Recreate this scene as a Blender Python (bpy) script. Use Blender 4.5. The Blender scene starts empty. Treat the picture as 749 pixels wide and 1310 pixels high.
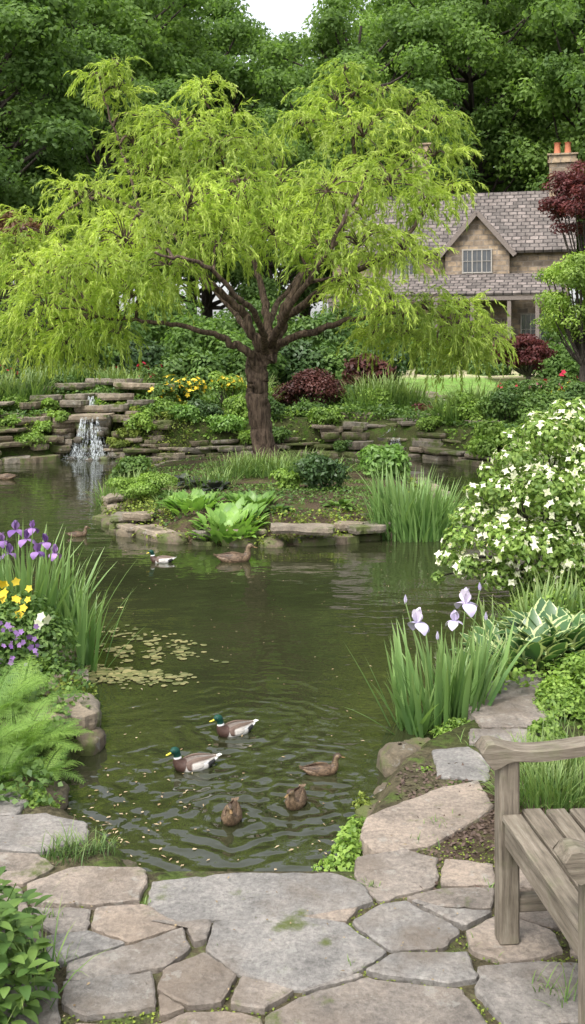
import bpy, math, numpy as np
from math import radians, sin, cos, pi
R = lambda s: np.random.default_rng(abs(int(s)))
scene = bpy.context.scene
FL = 1300.0; CH = 2.0
def G(u, v, z=0.0):
    d = FL*(CH-z)/(v-455.0)
    return ((u-374.5)/FL*d, d)
def W(u, v, d):
    return np.array([(u-374.5)/FL*d, d, CH-(v-455.0)/FL*d])

# ------------------------------------------------------------ mesh builder
class MB:
    def __init__(s):
        s.V=[];s.F=[];s.M=[];s.R=[];s.U=[];s.C=[];s.n=0;s.S=[]
    def add(s, V, F, mat=0, rnd=0.5, uv=None, col=None, smooth=True):
        V=np.asarray(V,dtype=np.float32).reshape(-1,3)
        n=len(V)
        if n==0: return
        if isinstance(F,np.ndarray): s.F.append(F.astype(np.int64)+s.n); m=len(F)
        else:
            m=len(F)
            by={}
            for f in F: by.setdefault(len(f),[]).append(f)
            for k,fs in by.items(): s.F.append(np.array(fs,dtype=np.int64)+s.n)
        s.M.append(np.full(m,mat,dtype=np.int32)); s.S.append(np.full(m,smooth))
        s.V.append(V)
        r=np.asarray(rnd,dtype=np.float32)
        s.R.append(np.full(n,float(r),dtype=np.float32) if r.ndim==0 else r.reshape(-1))
        s.U.append(np.zeros((n,3),np.float32) if uv is None else np.asarray(uv,np.float32).reshape(-1,3))
        if col is None: col=np.tile(np.array([1,1,1,1],np.float32),(n,1))
        else:
            col=np.asarray(col,np.float32)
            if col.ndim==1: col=np.tile(np.append(col[:3],1.0).astype(np.float32),(n,1))
            elif col.shape[1]==3: col=np.hstack([col,np.ones((n,1),np.float32)])
        s.C.append(col)
        s.n+=n
    def mesh(s,name,mats,smooth=True):
        me=bpy.data.meshes.new(name)
        if s.n==0: return me
        V=np.concatenate(s.V); 
        me.vertices.add(len(V)); me.vertices.foreach_set('co',V.ravel())
        loops=np.concatenate([f.ravel() for f in s.F])
        sizes=np.concatenate([np.full(len(f),f.shape[1]) for f in s.F])
        starts=np.concatenate([[0],np.cumsum(sizes)[:-1]])
        me.loops.add(len(loops)); me.loops.foreach_set('vertex_index',loops.astype(np.int32))
        me.polygons.add(len(sizes)); me.polygons.foreach_set('loop_start',starts.astype(np.int32))
        me.polygons.foreach_set('material_index',np.concatenate(s.M))
        me.polygons.foreach_set('use_smooth',np.concatenate(s.S) if smooth else np.full(len(sizes),False))
        me.update(calc_edges=True)
        a=me.attributes.new('rnd','FLOAT','POINT'); a.data.foreach_set('value',np.concatenate(s.R))
        a=me.attributes.new('uvt','FLOAT_VECTOR','POINT'); a.data.foreach_set('vector',np.concatenate(s.U).ravel())
        a=me.attributes.new('col','FLOAT_COLOR','POINT'); a.data.foreach_set('color',np.concatenate(s.C).ravel())
        for m in mats: me.materials.append(m)
        return me
    def obj(s,name,mats,smooth=True,loc=(0,0,0),parent=None):
        me=s.mesh(name,mats,smooth)
        o=bpy.data.objects.new(name,me); scene.collection.objects.link(o); o.location=loc
        if parent: o.parent=parent
        return o
def empty(name,loc=(0,0,0)):
    o=bpy.data.objects.new(name,None); scene.collection.objects.link(o); o.location=loc; o.empty_display_size=.2
    return o
def inst(name,me,loc,rot=0,scale=(1,1,1)):
    o=bpy.data.objects.new(name,me); scene.collection.objects.link(o)
    o.location=loc;o.rotation_euler=(0,0,rot);o.scale=scale
    return o
def nz(v): return v/np.maximum(np.linalg.norm(v,axis=-1,keepdims=True),1e-9)
def catmull(P,n):
    P=np.asarray(P,float); k=len(P)
    Q=np.vstack([2*P[0]-P[1],P,2*P[-1]-P[-2]])
    ts=np.linspace(0,k-1-1e-6,n); i=ts.astype(int); t=(ts-i)[:,None]
    a,b,c,d=Q[i],Q[i+1],Q[i+2],Q[i+3]
    return .5*((2*b)+(-a+c)*t+(2*a-5*b+4*c-d)*t**2+(-a+3*b-3*c+d)*t**3)
def tube(mb,P,r,seg=8,mat=0,rnd=.5,cap=True,wob=0,rng=None,col=None):
    P=np.asarray(P,float); r=np.broadcast_to(np.asarray(r,float),(len(P),)).copy()
    T=nz(np.gradient(P,axis=0))
    ref=np.array([0,0,1.]) if abs(T[0,2])<.9 else np.array([1.,0,0])
    V=[]; a=np.arange(seg)/seg*2*pi
    n=ref-T[0]*np.dot(ref,T[0]); n/=np.linalg.norm(n)
    for i in range(len(P)):
        n=n-T[i]*np.dot(n,T[i]); n/=max(np.linalg.norm(n),1e-9); b=np.cross(T[i],n)
        rr=r[i]*(1+(wob*np.sin(a*3+i*.4)+wob*.7*np.sin(a*5+1.3) if wob else 0))
        V.append(P[i]+np.outer(np.cos(a)*rr,n)+np.outer(np.sin(a)*rr,b))
    V=np.concatenate(V)
    i=np.arange(len(P)-1)[:,None]*seg; j=np.arange(seg)[None,:]; j2=(j+1)%seg
    F=np.stack([i+j,i+j2,i+seg+j2,i+seg+j],-1).reshape(-1,4)
    uv=np.zeros((len(V),3)); uv[:,0]=np.tile(a/(2*pi),len(P)); uv[:,1]=np.repeat(np.arange(len(P)),seg)
    mb.add(V,F,mat,rnd,uv,col)
    if cap:
        mb.add(V[-seg:],[list(range(seg))],mat,rnd,col=col)
        mb.add(V[:seg],[list(range(seg))[::-1]],mat,rnd,col=col)
def box(mb,c,s,mat=0,M=None,bev=0.006,rnd=.5,uvs=True):
    h=np.array(s)/2; b=min(bev,min(h)*.45)
    F=[]
    pts=[]
    for ax in range(3):
        o=[(ax+1)%3,(ax+2)%3]
        for sg in (-1,1):
            q=[]
            for (p,r) in ((-1,-1),(1,-1),(1,1),(-1,1)):
                v=np.zeros(3); v[ax]=sg*h[ax]; v[o[0]]=p*(h[o[0]]-b); v[o[1]]=r*(h[o[1]]-b)
                q.append(len(pts)); pts.append(v)
            F.append(q if sg>0 else q[::-1])
    pts=np.array(pts)
    def idx(ax,sx):
        for i,v in enumerate(pts):
            if abs(abs(v[ax])-h[ax])<1e-9 and all(np.sign(v[k])==sx[k] for k in range(3)) and i//8==ax: return i
    for ax in range(3):
        a1,a2=(ax+1)%3,(ax+2)%3
        for s1 in(-1,1):
            for s2 in(-1,1):
                sA=[0,0,0];sA[a1]=s1;sA[a2]=s2;sB=list(sA);sA[ax]=-1;sB[ax]=1
                F.append([idx(a1,sA),idx(a1,sB),idx(a2,sB),idx(a2,sA)])
    for s1 in(-1,1):
        for s2 in(-1,1):
            for s3 in(-1,1):
                F.append([idx(0,(s1,s2,s3)),idx(1,(s1,s2,s3)),idx(2,(s1,s2,s3))])
    L=np.argmax(s); uv=np.zeros((len(pts),3)); o=[k for k in range(3) if k!=L]
    uv[:,0]=pts[:,L]; uv[:,1]=pts[:,o[0]]+rnd*7; uv[:,2]=pts[:,o[1]]
    if M is not None: pts=pts@np.asarray(M).T
    mb.add(pts+np.array(c),F,mat,rnd,uv)
def qleaves(mb,P,N,L,Wd,rng,mat=0,hang=0.0,fold=.15,axis=None,rnd=None,rr=(0,1)):
    n=len(P); P=np.asarray(P); 
    if n==0: return
    L=np.broadcast_to(L,(n,))[:,None]; Wd=np.broadcast_to(Wd,(n,))[:,None]
    if axis is None:
        A=rng.normal(size=(n,3)); A[:,2]-=hang
    else: A=axis
    A=nz(A-N*np.sum(A*N,1,keepdims=True)) if axis is None else nz(A)
    S=nz(np.cross(N,A))
    N2=np.cross(A,S)
    v0=P; v1=P+A*L*.42+S*Wd*.5+N2*Wd*fold; v2=P+A*L-N2*L*.08; v3=P+A*L*.42-S*Wd*.5+N2*Wd*fold
    V=np.stack([v0,v1,v2,v3],1).reshape(-1,3)
    F=np.arange(4*n).reshape(n,4)
    if rnd is None: rnd=rng.uniform(rr[0],rr[1],n)
    uv=np.tile(np.array([[.5,0,0],[1,.4,0],[.5,1,0],[0,.4,0]]),(n,1))
    mb.add(V,F,mat,np.repeat(rnd,4),uv)
def prof(kind,t):
    if kind=='blade': return (1-t**3)*(.65+.35*np.minimum(1,t*4))+.02
    if kind=='hosta':
        s=np.clip((t-.22)/.78,0,1); return np.maximum(.07,np.sin(pi*s**.75))*np.where(t>.99,.05,1)
    if kind=='petal': return np.maximum(.12,np.sin(pi*np.clip(t,0,1)**.9*.93+.12))
    if kind=='const': return 1-.3*t
def strips(mb,base,az,a0,droop,L,Wd,rng,S=5,kind='blade',fold=.2,p=1.4,mat=0,rnd=None,twist=0):
    base=np.asarray(base,float); n=len(base)
    br=lambda x:np.broadcast_to(np.asarray(x,float),(n,))
    az,a0,droop,L,Wd=map(br,(az,a0,droop,L,Wd))
    H=np.stack([np.cos(az),np.sin(az),np.zeros(n)],1); Z=np.array([0,0,1.])
    Sd=np.stack([-np.sin(az),np.cos(az),np.zeros(n)],1)
    ts=np.linspace(0,1,S+1); P=base.copy(); V=np.zeros((n,S+1,3,3)); UV=np.zeros((n,S+1,3,3))
    for k,t in enumerate(ts):
        e=a0-droop*t**p
        T=H*np.cos(e)[:,None]+Z*np.sin(e)[:,None]
        w=(Wd*.5*prof(kind,np.array(t)))[:,None]
        V[:,k,0]=P-Sd*w+np.abs(w)*fold*np.cross(Sd,T)*-1
        V[:,k,1]=P
        V[:,k,2]=P+Sd*w+np.abs(w)*fold*np.cross(Sd,T)*-1
        UV[:,k,0,0]=0;UV[:,k,1,0]=.5;UV[:,k,2,0]=1;UV[:,k,:,1]=t
        if k<S:
            tm=(t+ts[k+1])/2; e=a0-droop*tm**p
            P=P+(H*np.cos(e)[:,None]+Z*np.sin(e)[:,None])*(L/S)[:,None]
    V=V.reshape(-1,3)
    b=np.arange(n)[:,None,None]*(S+1)*3; k=np.arange(S)[None,:,None]*3; c=np.arange(2)[None,None,:]
    i=b+k+c
    F=np.stack([i,i+1,i+4,i+3],-1).reshape(-1,4)
    if rnd is None: rnd=rng.uniform(0,1,n)
    mb.add(V,F,mat,np.repeat(rnd,(S+1)*3),UV.reshape(-1,3))
def rdir(rng,n,up=0):
    d=rng.normal(size=(n,3)); d=nz(d); d[:,2]+=up; return nz(d)
def fnoise(P,seed,f=1.0,o=5):
    r=R(seed); out=np.zeros(len(P))
    for i in range(o):
        k=r.normal(size=P.shape[1])*f*(1+i*.7); out+=np.sin(P@k+r.uniform(0,6.28))/(1+i*.6)
    return out/2
# ------------------------------------------------------------ materials
def newmat(name):
    m=bpy.data.materials.new(name); m.use_nodes=True; nt=m.node_tree; nt.nodes.clear()
    out=nt.nodes.new('ShaderNodeOutputMaterial'); return m,nt,out
def nd(nt,t,**k):
    n=nt.nodes.new(t)
    for a,b in k.items():
        if a in('inp',):
            for kk,vv in b.items(): n.inputs[kk].default_value=vv
        else: setattr(n,a,b)
    return n
def lk(nt,a,b): nt.links.new(a,b)
def attr(nt,name): return nd(nt,'ShaderNodeAttribute',attribute_name=name)
def ramp(nt,fac,stops):
    r=nd(nt,'ShaderNodeValToRGB'); e=r.color_ramp.elements
    while len(e)<len(stops): e.new(.5)
    for i,(p,c) in enumerate(stops):
        e[i].position=p; e[i].color=(c[0],c[1],c[2],1) if len(c)>=3 else (c[0],)*3+(1,)
    lk(nt,fac,r.inputs[0]); return r.outputs[0]
def mix(nt,fac,a,b,mode='MIX'):
    m=nd(nt,'ShaderNodeMix',data_type='RGBA',blend_type=mode)
    for s,v in((m.inputs[0],fac),(m.inputs[6],a),(m.inputs[7],b)):
        if hasattr(v,'is_linked') or hasattr(v,'links'): lk(nt,v,s)
        elif isinstance(v,(int,float)): s.default_value=v
        else: s.default_value=(v[0],v[1],v[2],1)
    return m.outputs[2]
def noise(nt,scale,detail=4,rough=.6,vec=None,coord='Object',sc=None):
    n=nd(nt,'ShaderNodeTexNoise',inp={'Scale':scale,'Detail':detail,'Roughness':rough})
    if vec is None:
        tc=nd(nt,'ShaderNodeTexCoord'); vec=tc.outputs[coord]
    if sc is not None:
        mp=nd(nt,'ShaderNodeMapping'); mp.inputs['Scale'].default_value=sc; lk(nt,vec,mp.inputs[0]); vec=mp.outputs[0]
    lk(nt,vec,n.inputs['Vector']); return n.outputs[0]
def bump(nt,h,strength=.5,dist=.02,nrm=None):
    b=nd(nt,'ShaderNodeBump',inp={'Strength':strength,'Distance':dist}); lk(nt,h,b.inputs['Height'])
    if nrm: lk(nt,nrm,b.inputs['Normal'])
    return b.outputs[0]
def mth(nt,op,a,b=None,c=None):
    m=nd(nt,'ShaderNodeMath',operation=op)
    for i,v in enumerate((a,b,c)):
        if v is None: continue
        if isinstance(v,(int,float)): m.inputs[i].default_value=v
        else: lk(nt,v,m.inputs[i])
    return m.outputs[0]
def leafmat(name,c1,c2,trans=.35,rough=.5,spec=.3,edge=None,clump=1.2,tipcol=None,sat=.92):
    m,nt,out=newmat(name)
    def ds(c):
        g=.25*c[0]+.65*c[1]+.1*c[2]; return tuple(g+(x-g)*sat for x in c)
    a=attr(nt,'rnd'); col=ramp(nt,a.outputs['Fac'],[(0,ds(c1)),(1,ds(c2))])
    nf=noise(nt,clump,2); nr=ramp(nt,nf,[(.3,(.65,.67,.65)),(.7,(1.3,1.25,1.1))])
    col=mix(nt,1.0,col,nr,'MULTIPLY')
    if edge or tipcol:
        s=nd(nt,'ShaderNodeSeparateXYZ'); lk(nt,attr(nt,'uvt').outputs['Vector'],s.inputs[0])
        if edge:
            e=mth(nt,'ABSOLUTE',mth(nt,'SUBTRACT',s.outputs[0],.5))
            e=mth(nt,'GREATER_THAN',e,.36); col=mix(nt,e,col,edge)
        if tipcol:
            col=mix(nt,mth(nt,'POWER',s.outputs[1],3.0),col,tipcol)
    p=nd(nt,'ShaderNodeBsdfPrincipled',inp={'Roughness':rough,'Specular IOR Level':spec}); lk(nt,col,p.inputs['Base Color'])
    t=nd(nt,'ShaderNodeBsdfTranslucent'); tc=mix(nt,1.0,col,(1.25,1.35,.7),'MULTIPLY'); lk(nt,tc,t.inputs[0])
    mx=nd(nt,'ShaderNodeMixShader',inp={0:trans}); lk(nt,p.outputs[0],mx.inputs[1]);lk(nt,t.outputs[0],mx.inputs[2]); lk(nt,mx.outputs[0],out.inputs[0])
    return m
def simple(name,col,rough=.5,spec=.5,nscale=None,bmp=0,var=.25,metal=0):
    m,nt,out=newmat(name)
    p=nd(nt,'ShaderNodeBsdfPrincipled',inp={'Roughness':rough,'Specular IOR Level':spec,'Metallic':metal})
    n=noise(nt,nscale or 20,5); c=ramp(nt,n,[(.3,tuple(x*(1-var) for x in col)),(.7,tuple(x*(1+var) for x in col))])
    lk(nt,c,p.inputs['Base Color'])
    if bmp: lk(nt,bump(nt,n,bmp,.01),p.inputs['Normal'])
    lk(nt,p.outputs[0],out.inputs[0]); return m

M_back=leafmat('forest_leaf',(.085,.165,.04),(.22,.35,.08),.47,.6,.2,clump=.2)
M_back2=leafmat('forest_leaf_dark',(.06,.125,.03),(.16,.27,.065),.45,.6,.2,clump=.2)
M_willow=leafmat('willow_leaf',(.22,.34,.04),(.52,.62,.13),.5,.5,clump=.9,sat=.95)
M_green=leafmat('shrub_leaf',(.05,.115,.025),(.15,.25,.05),.32,.5)
M_green2=leafmat('shrub_leaf_light',(.11,.21,.03),(.26,.40,.06),.35,.5)
M_dkgreen=leafmat('shrub_leaf_dark',(.03,.07,.022),(.07,.13,.04),.25,.4)
M_grass=leafmat('grass_blade',(.06,.14,.03),(.17,.29,.07),.3,.45,tipcol=(.25,.30,.10))
M_iris=leafmat('iris_blade',(.08,.18,.05),(.18,.32,.09),.3,.4,tipcol=(.24,.34,.12))
M_moss=leafmat('moss_leaf',(.10,.15,.015),(.24,.30,.035),.2,.7)
M_hosta=leafmat('hosta_leaf',(.11,.24,.035),(.22,.39,.07),.3,.4,.4)
M_hostav=leafmat('hosta_variegated_leaf',(.05,.13,.04),(.09,.19,.06),.25,.35,.5,edge=(.42,.48,.22))
M_fern=leafmat('fern_leaf',(.09,.19,.03),(.21,.35,.06),.35,.5)
M_red=leafmat('red_maple_leaf',(.06,.014,.018),(.15,.035,.035),.3,.5)
M_dkred=leafmat('bronze_maple_leaf',(.06,.022,.02),(.12,.04,.035),.25,.5)
M_rust=leafmat('rust_maple_leaf',(.08,.04,.018),(.17,.085,.035),.3,.5)
M_lime=leafmat('lime_maple_leaf',(.16,.27,.04),(.32,.45,.07),.4,.5)
M_white=leafmat('white_petal',(.55,.57,.42),(.80,.80,.70),.25,.6,clump=.1,sat=1)
M_yel=leafmat('yellow_petal',(.6,.42,.02),(.8,.62,.08),.25,.6,sat=1)
M_redf=leafmat('red_petal',(.35,.01,.03),(.55,.03,.08),.25,.6,sat=1)
M_pink=leafmat('pink_petal',(.5,.1,.2),(.7,.3,.4),.25,.6,sat=1)
M_purp=leafmat('purple_petal',(.15,.07,.27),(.36,.22,.50),.15,.6,clump=6,sat=1)
M_lav=leafmat('lavender_petal',(.42,.37,.62),(.66,.61,.80),.1,.6,clump=6,sat=1)
M_heu=leafmat('heuchera_leaf',(.03,.035,.03),(.06,.07,.06),.15,.4)
def barkmat(name,c1,c2,sc=(9,9,1.6)):
    m,nt,out=newmat(name)
    n=noise(nt,2.5,6,.65,sc=sc); col=ramp(nt,n,[(.35,c1),(.65,c2)])
    p=nd(nt,'ShaderNodeBsdfPrincipled',inp={'Roughness':.9,'Specular IOR Level':.2}); lk(nt,col,p.inputs['Base Color'])
    lk(nt,bump(nt,n,1,.06),p.inputs['Normal']); lk(nt,p.outputs[0],out.inputs[0]); return m
M_bark=barkmat('willow_bark',(.03,.02,.014),(.17,.12,.085))
M_bark2=barkmat('forest_bark',(.03,.025,.02),(.11,.09,.075))
def stonemat(name,cA,cB,cC,moss=.0,wet=False):
    m,nt,out=newmat(name)
    a=attr(nt,'rnd').outputs['Fac']; base=ramp(nt,a,[(0,cA),(.3,cB),(.6,cC),(.8,tuple(x*1.15 for x in cC)),(1,tuple(x*.72 for x in cB))])
    n1=noise(nt,6,9,.75); base=mix(nt,1.0,base,ramp(nt,n1,[(.28,(.45,.45,.45)),(.5,(.95,.94,.92)),(.72,(1.4,1.35,1.28))]),'MULTIPLY')
    n2=noise(nt,55,6,.75); base=mix(nt,1.0,base,ramp(nt,n2,[(.3,(.55,.55,.55)),(.6,(1.15,1.15,1.15))]),'MULTIPLY')
    n3=noise(nt,2.2,6,.65); base=mix(nt,ramp(nt,n3,[(.48,(0,0,0)),(.66,(.65,.65,.65))]),base,(.125,.095,.068))
    n5=noise(nt,11,7,.7); base=mix(nt,ramp(nt,n5,[(.60,(0,0,0)),(.64,(.35,.35,.35))]),base,(.32,.315,.28))
    n6=noise(nt,9,8,.75,sc=(1,1.3,1)); base=mix(nt,ramp(nt,n6,[(.60,(0,0,0)),(.68,(.55,.55,.55))]),base,(.06,.052,.042))
    if moss>0:
        n4=noise(nt,3.5,6,.65)
        f=ramp(nt,n4,[(.62-moss*.3,(0,0,0)),(.7-moss*.3,(1,1,1))])
        base=mix(nt,f,base,(.08,.095,.025))
    p=nd(nt,'ShaderNodeBsdfPrincipled',inp={'Roughness':.35 if wet else .75,'Specular IOR Level':.4}); lk(nt,base,p.inputs['Base Color'])
    st=ramp(nt,noise(nt,3.2,5,.6),[(.44,(0,0,0)),(.455,(.5,.5,.5)),(.54,(.55,.55,.55)),(.555,(1,1,1))])
    b=bump(nt,n1,.7,.03); b=bump(nt,st,.5,.004,b); b=bump(nt,n2,.6,.006,b); lk(nt,b,p.inputs['Normal']); lk(nt,p.outputs[0],out.inputs[0]); return m
M_flag=stonemat('flagstone',(.235,.20,.168),(.27,.222,.18),(.20,.19,.178),.03)
M_ledge=stonemat('ledge_stone',(.22,.18,.13),(.28,.23,.17),(.17,.15,.12),.28)
M_rock=stonemat('mossy_rock',(.10,.078,.05),(.15,.12,.08),(.12,.10,.065),.5)
M_wet=stonemat('wet_rock',(.03,.028,.02),(.05,.045,.03),(.04,.035,.025),.3,True)
m,nt,out=newmat('ground'); M_ground=m
c=attr(nt,'col').outputs['Color']
n1=noise(nt,3,8,.7); n2=noise(nt,40,6,.7)
cc=mix(nt,1.0,c,ramp(nt,n1,[(.3,(.55,.55,.5)),(.7,(1.4,1.4,1.3))]),'MULTIPLY')
cc=mix(nt,1.0,cc,ramp(nt,n2,[(.3,(.4,.4,.4)),(.7,(1.6,1.6,1.6))]),'MULTIPLY')
mo=ramp(nt,noise(nt,5,6,.7),[(.5,(0,0,0)),(.6,(.8,.8,.8))]); cc=mix(nt,mo,cc,mix(nt,1.0,cc,(.75,1.35,.45),'MULTIPLY'))
p=nd(nt,'ShaderNodeBsdfPrincipled',inp={'Roughness':.95,'Specular IOR Level':.1}); lk(nt,cc,p.inputs['Base Color'])
lk(nt,bump(nt,n2,.8,.03),p.inputs['Normal']); lk(nt,p.outputs[0],out.inputs[0])
# ------------------------------------------------------------ terrain
pond=[G(186,1136),G(470,1136),G(446,1082),G(470,1042),G(494,997),G(534,966),G(604,928),G(634,882),G(640,800),G(655,760),
 (2.9,10.0),(3.9,12),(4.4,15),(3.9,17.8),(3.2,19.2),(2.2,20.2),(1,20.6),(-1,20.3),(-2.6,19.7),(-3.3,19.4),(-3.5,19.9),(-4.4,19.9),(-4.6,19.3),
 (-6.5,18.4),(-9,17.5),(-10,13),(-7,10.4),(-4,9.6),G(0,752),G(60,805),G(98,862),G(122,905),G(118,945),G(70,1010),G(80,1045),G(150,1088)]
isl=[G(132,658),G(150,682),G(200,694),G(330,700),G(420,697),G(490,690),G(572,676),G(575,645),G(540,618),G(470,600),G(370,594),G(250,596),G(170,608),G(138,630)]
pondP=np.array(pond); islP=np.array(isl)
def sdist(x,y,P):
    A=P; B=np.roll(P,-1,0); q=np.stack([x.ravel(),y.ravel()],1); d=np.full(len(q),1e9); ins=np.zeros(len(q),bool)
    for a,b in zip(A,B):
        ab=b-a; t=np.clip(((q-a)@ab)/(ab@ab),0,1); dd=np.linalg.norm(q-a-t[:,None]*ab,axis=1); d=np.minimum(d,dd)
        c=((a[1]>q[:,1])!=(b[1]>q[:,1])); xi=(b[0]-a[0])*(q[:,1]-a[1])/((b[1]-a[1]) if b[1]!=a[1] else 1e-9)+a[0]
        ins^=(c&(q[:,0]<xi))
    return np.where(ins,-d,d).reshape(x.shape)
def sm(t): t=np.clip(t,0,1); return t*t*(3-2*t)
def hz(x,y,ret=False):
    x=np.atleast_1d(np.asarray(x,float)); y=np.atleast_1d(np.asarray(y,float))
    zb=np.interp(y,[-5,4.9,5.6,8,11,16,20.5,24,30,40,47,80,150,400],[.112,.112,.12,.2,.35,.45,.62,.92,1.1,1.5,1.8,2.6,6,12])
    zb=zb+.62*np.exp(-((x+4.9)/2.4)**2-((y-22)/1.7)**2)
    zb=zb+.03*np.sin(x*1.7+y*.6)*np.sin(y*1.3-x*.4)*(y>7)
    s=sdist(x,y,pondP); wsn=np.interp(y,[0,5,8,30],[.08,.10,.5,.6])
    z=np.where(s>0,zb*sm(s/wsn),-.7*sm(-s/.6))
    si=sdist(x,y,islP); zi=.24*sm(-si/.7)+.08*sm(-si/2.2); zi=np.where(si<0,zi,-.7*sm(si/.5))
    z=np.maximum(z,zi)
    if ret: return z,s,si
    return z
def hz1(x,y): return float(hz(x,y)[0])
xs=np.concatenate([-np.geomspace(300,9,26),np.arange(-8.5,-3,.25),np.arange(-3,3,.06),np.arange(3,8.5,.25),np.geomspace(9,300,26)])
ys=np.concatenate([np.linspace(-60,0,8),np.arange(.3,3,.15),np.arange(3,11,.06),np.arange(11,24,.15),np.geomspace(24.5,500,50)])
X,Y=np.meshgrid(xs,ys); Z,S_,SI=hz(X,Y,True)
nx,ny=len(xs),len(ys)
V=np.stack([X.ravel(),Y.ravel(),Z.ravel()],1)
i=(np.arange(ny-1)[:,None]*nx+np.arange(nx-1)[None,:]).ravel()
F=np.stack([i,i+1,i+1+nx,i+nx],1)
col=np.tile(np.array([.05,.055,.022]),(len(V),1))
xf,yf=V[:,0],V[:,1]; sf,sif=S_.ravel(),SI.ravel()
col[(yf>24)&(yf<34)&(xf>1.5)&(xf<6.5)]=(.16,.24,.07)
col[(yf>33.5)&(yf<39)&(xf>-2)&(xf<9)]=(.42,.35,.27)
col[(yf<4.9)&(sf>0)]=(.09,.078,.05)
col[sif<0]=(.075,.055,.038)
col[(V[:,2]<-.02)]=(.05,.05,.02)
mu=(((xf-.95)/.4)**2+((yf-4.0)/.4)**2)<1; col[mu&(sf>0)]=(.07,.05,.038)
t=MB(); t.add(V,F,0,.5,None,col); t.obj('ground',[M_ground])
# ------------------------------------------------------------ water
m,nt,out=newmat('pond_water'); M_water=m
p=nd(nt,'ShaderNodeBsdfPrincipled',inp={'Roughness':.015,'IOR':1.6,'Specular IOR Level':.5})
tc=nd(nt,'ShaderNodeTexCoord'); n0=noise(nt,.5,3)
cl=ramp(nt,n0,[(.3,(.018,.021,.009)),(.7,(.030,.033,.014))]); lk(nt,cl,p.inputs['Base Color'])
h=mth(nt,'MULTIPLY',noise(nt,2.6,2,.5,sc=(1,1.5,1)),.008)
h=mth(nt,'ADD',h,mth(nt,'MULTIPLY',noise(nt,11,2,.5,sc=(1,1.7,1)),.0011))
h=mth(nt,'ADD',h,mth(nt,'MULTIPLY',noise(nt,.8,2,.5),.014))
for (u,v,am,wl) in ((262,985,.0085,.15),(306,938,.0060,.13),(378,1028,.0055,.10),(300,1046,.0080,.12),(415,990,.0038,.11)):
    gx,gy=G(u,v)
    d=nd(nt,'ShaderNodeVectorMath',operation='DISTANCE'); lk(nt,tc.outputs['Object'],d.inputs[0]); d.inputs[1].default_value=(gx,gy,0)
    r=d.outputs['Value']; r2=mth(nt,'ADD',r,mth(nt,'MULTIPLY',noise(nt,2.6,3,.6),.34))
    s=mth(nt,'SINE',mth(nt,'MULTIPLY',r2,2*pi/wl))
    e=mth(nt,'EXPONENT',mth(nt,'MULTIPLY',r,-2.5)); e=mth(nt,'MULTIPLY',e,ramp(nt,noise(nt,3.5,2),[(.35,(.15,.15,.15)),(.65,(1,1,1))]))
    h=mth(nt,'ADD',h,mth(nt,'MULTIPLY',mth(nt,'MULTIPLY',s,e),am))
b=nd(nt,'ShaderNodeBump',inp={'Strength':1.0,'Distance':1.0}); lk(nt,h,b.inputs['Height']); lk(nt,b.outputs[0],p.inputs['Normal'])
lk(nt,p.outputs[0],out.inputs[0])
t=MB(); t.add([(-14,2.9,0),(7,2.9,0),(7,22,0),(-14,22,0)],[[0,1,2,3]]); t.obj('pond_water',[M_water])
# ------------------------------------------------------------ stones
def slab(mb,poly,ztop,th,rng,mat=0,gap=.006,res=.03,jit=.0025,crown=.003,tilt=.006,side=.25,rounds=1):
    P=np.array(poly,float); c=P.mean(0); pts=[]
    for a,b in zip(P,np.roll(P,-1,0)):
        n=max(1,int(round(np.linalg.norm(b-a)/res)))
        for k in range(n): pts.append(a+(b-a)*k/n)
    Q=np.array(pts)
    for _ in range(rounds): Q=.7*Q+.15*(np.roll(Q,1,0)+np.roll(Q,-1,0))
    ar=np.sum(Q[:,0]*np.roll(Q[:,1],-1)-Q[:,1]*np.roll(Q[:,0],-1)); T=nz(np.roll(Q,-1,0)-np.roll(Q,1,0)); D=np.stack([-T[:,1],T[:,0]],1)*np.sign(ar)
    n=len(Q); w=rng.normal(size=n); lo=w.copy()
    for _ in range(3): lo=.5*lo+.25*(np.roll(lo,1)+np.roll(lo,-1))
    Q=Q+D*(gap+np.abs(lo)[:,None]*jit*2.2+w[:,None]*jit*.5); sc=np.linalg.norm(Q-c,axis=1).mean()
    tx,ty=rng.normal(size=2)*tilt
    def zz(q,extra): return ztop+(q-c)@np.array([tx,ty])+fnoise(q,7,9,4)*crown+extra
    bv=min(.005,sc*.06,th*.2)
    rings=[(Q+D*sc*.06,-th),(Q-D*rng.uniform(0,sc*.05*side*4,(n,1)),-th*.6),(Q-D*rng.uniform(0,.004,(n,1)),-bv),(Q+D*bv*.9,0.0)]
    Q2=Q+D*bv*.9
    for f in(.35,.7): rings.append((Q2+(c-Q2)*f,0.0))
    V=[np.column_stack([q,zz(q,e)]) for q,e in rings]+[np.array([[c[0],c[1],ztop]])]
    V=np.concatenate(V); j=np.arange(n); j2=(j+1)%n; F=[]
    for k in range(len(rings)-1): F+=np.stack([k*n+j,k*n+j2,(k+1)*n+j2,(k+1)*n+j],1).tolist()
    k=len(rings)-1; F+=np.stack([k*n+j,k*n+j2,np.full(n,(k+1)*n)],1).tolist()
    mb.add(V,F,mat,rng.uniform(),smooth=False)
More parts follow.
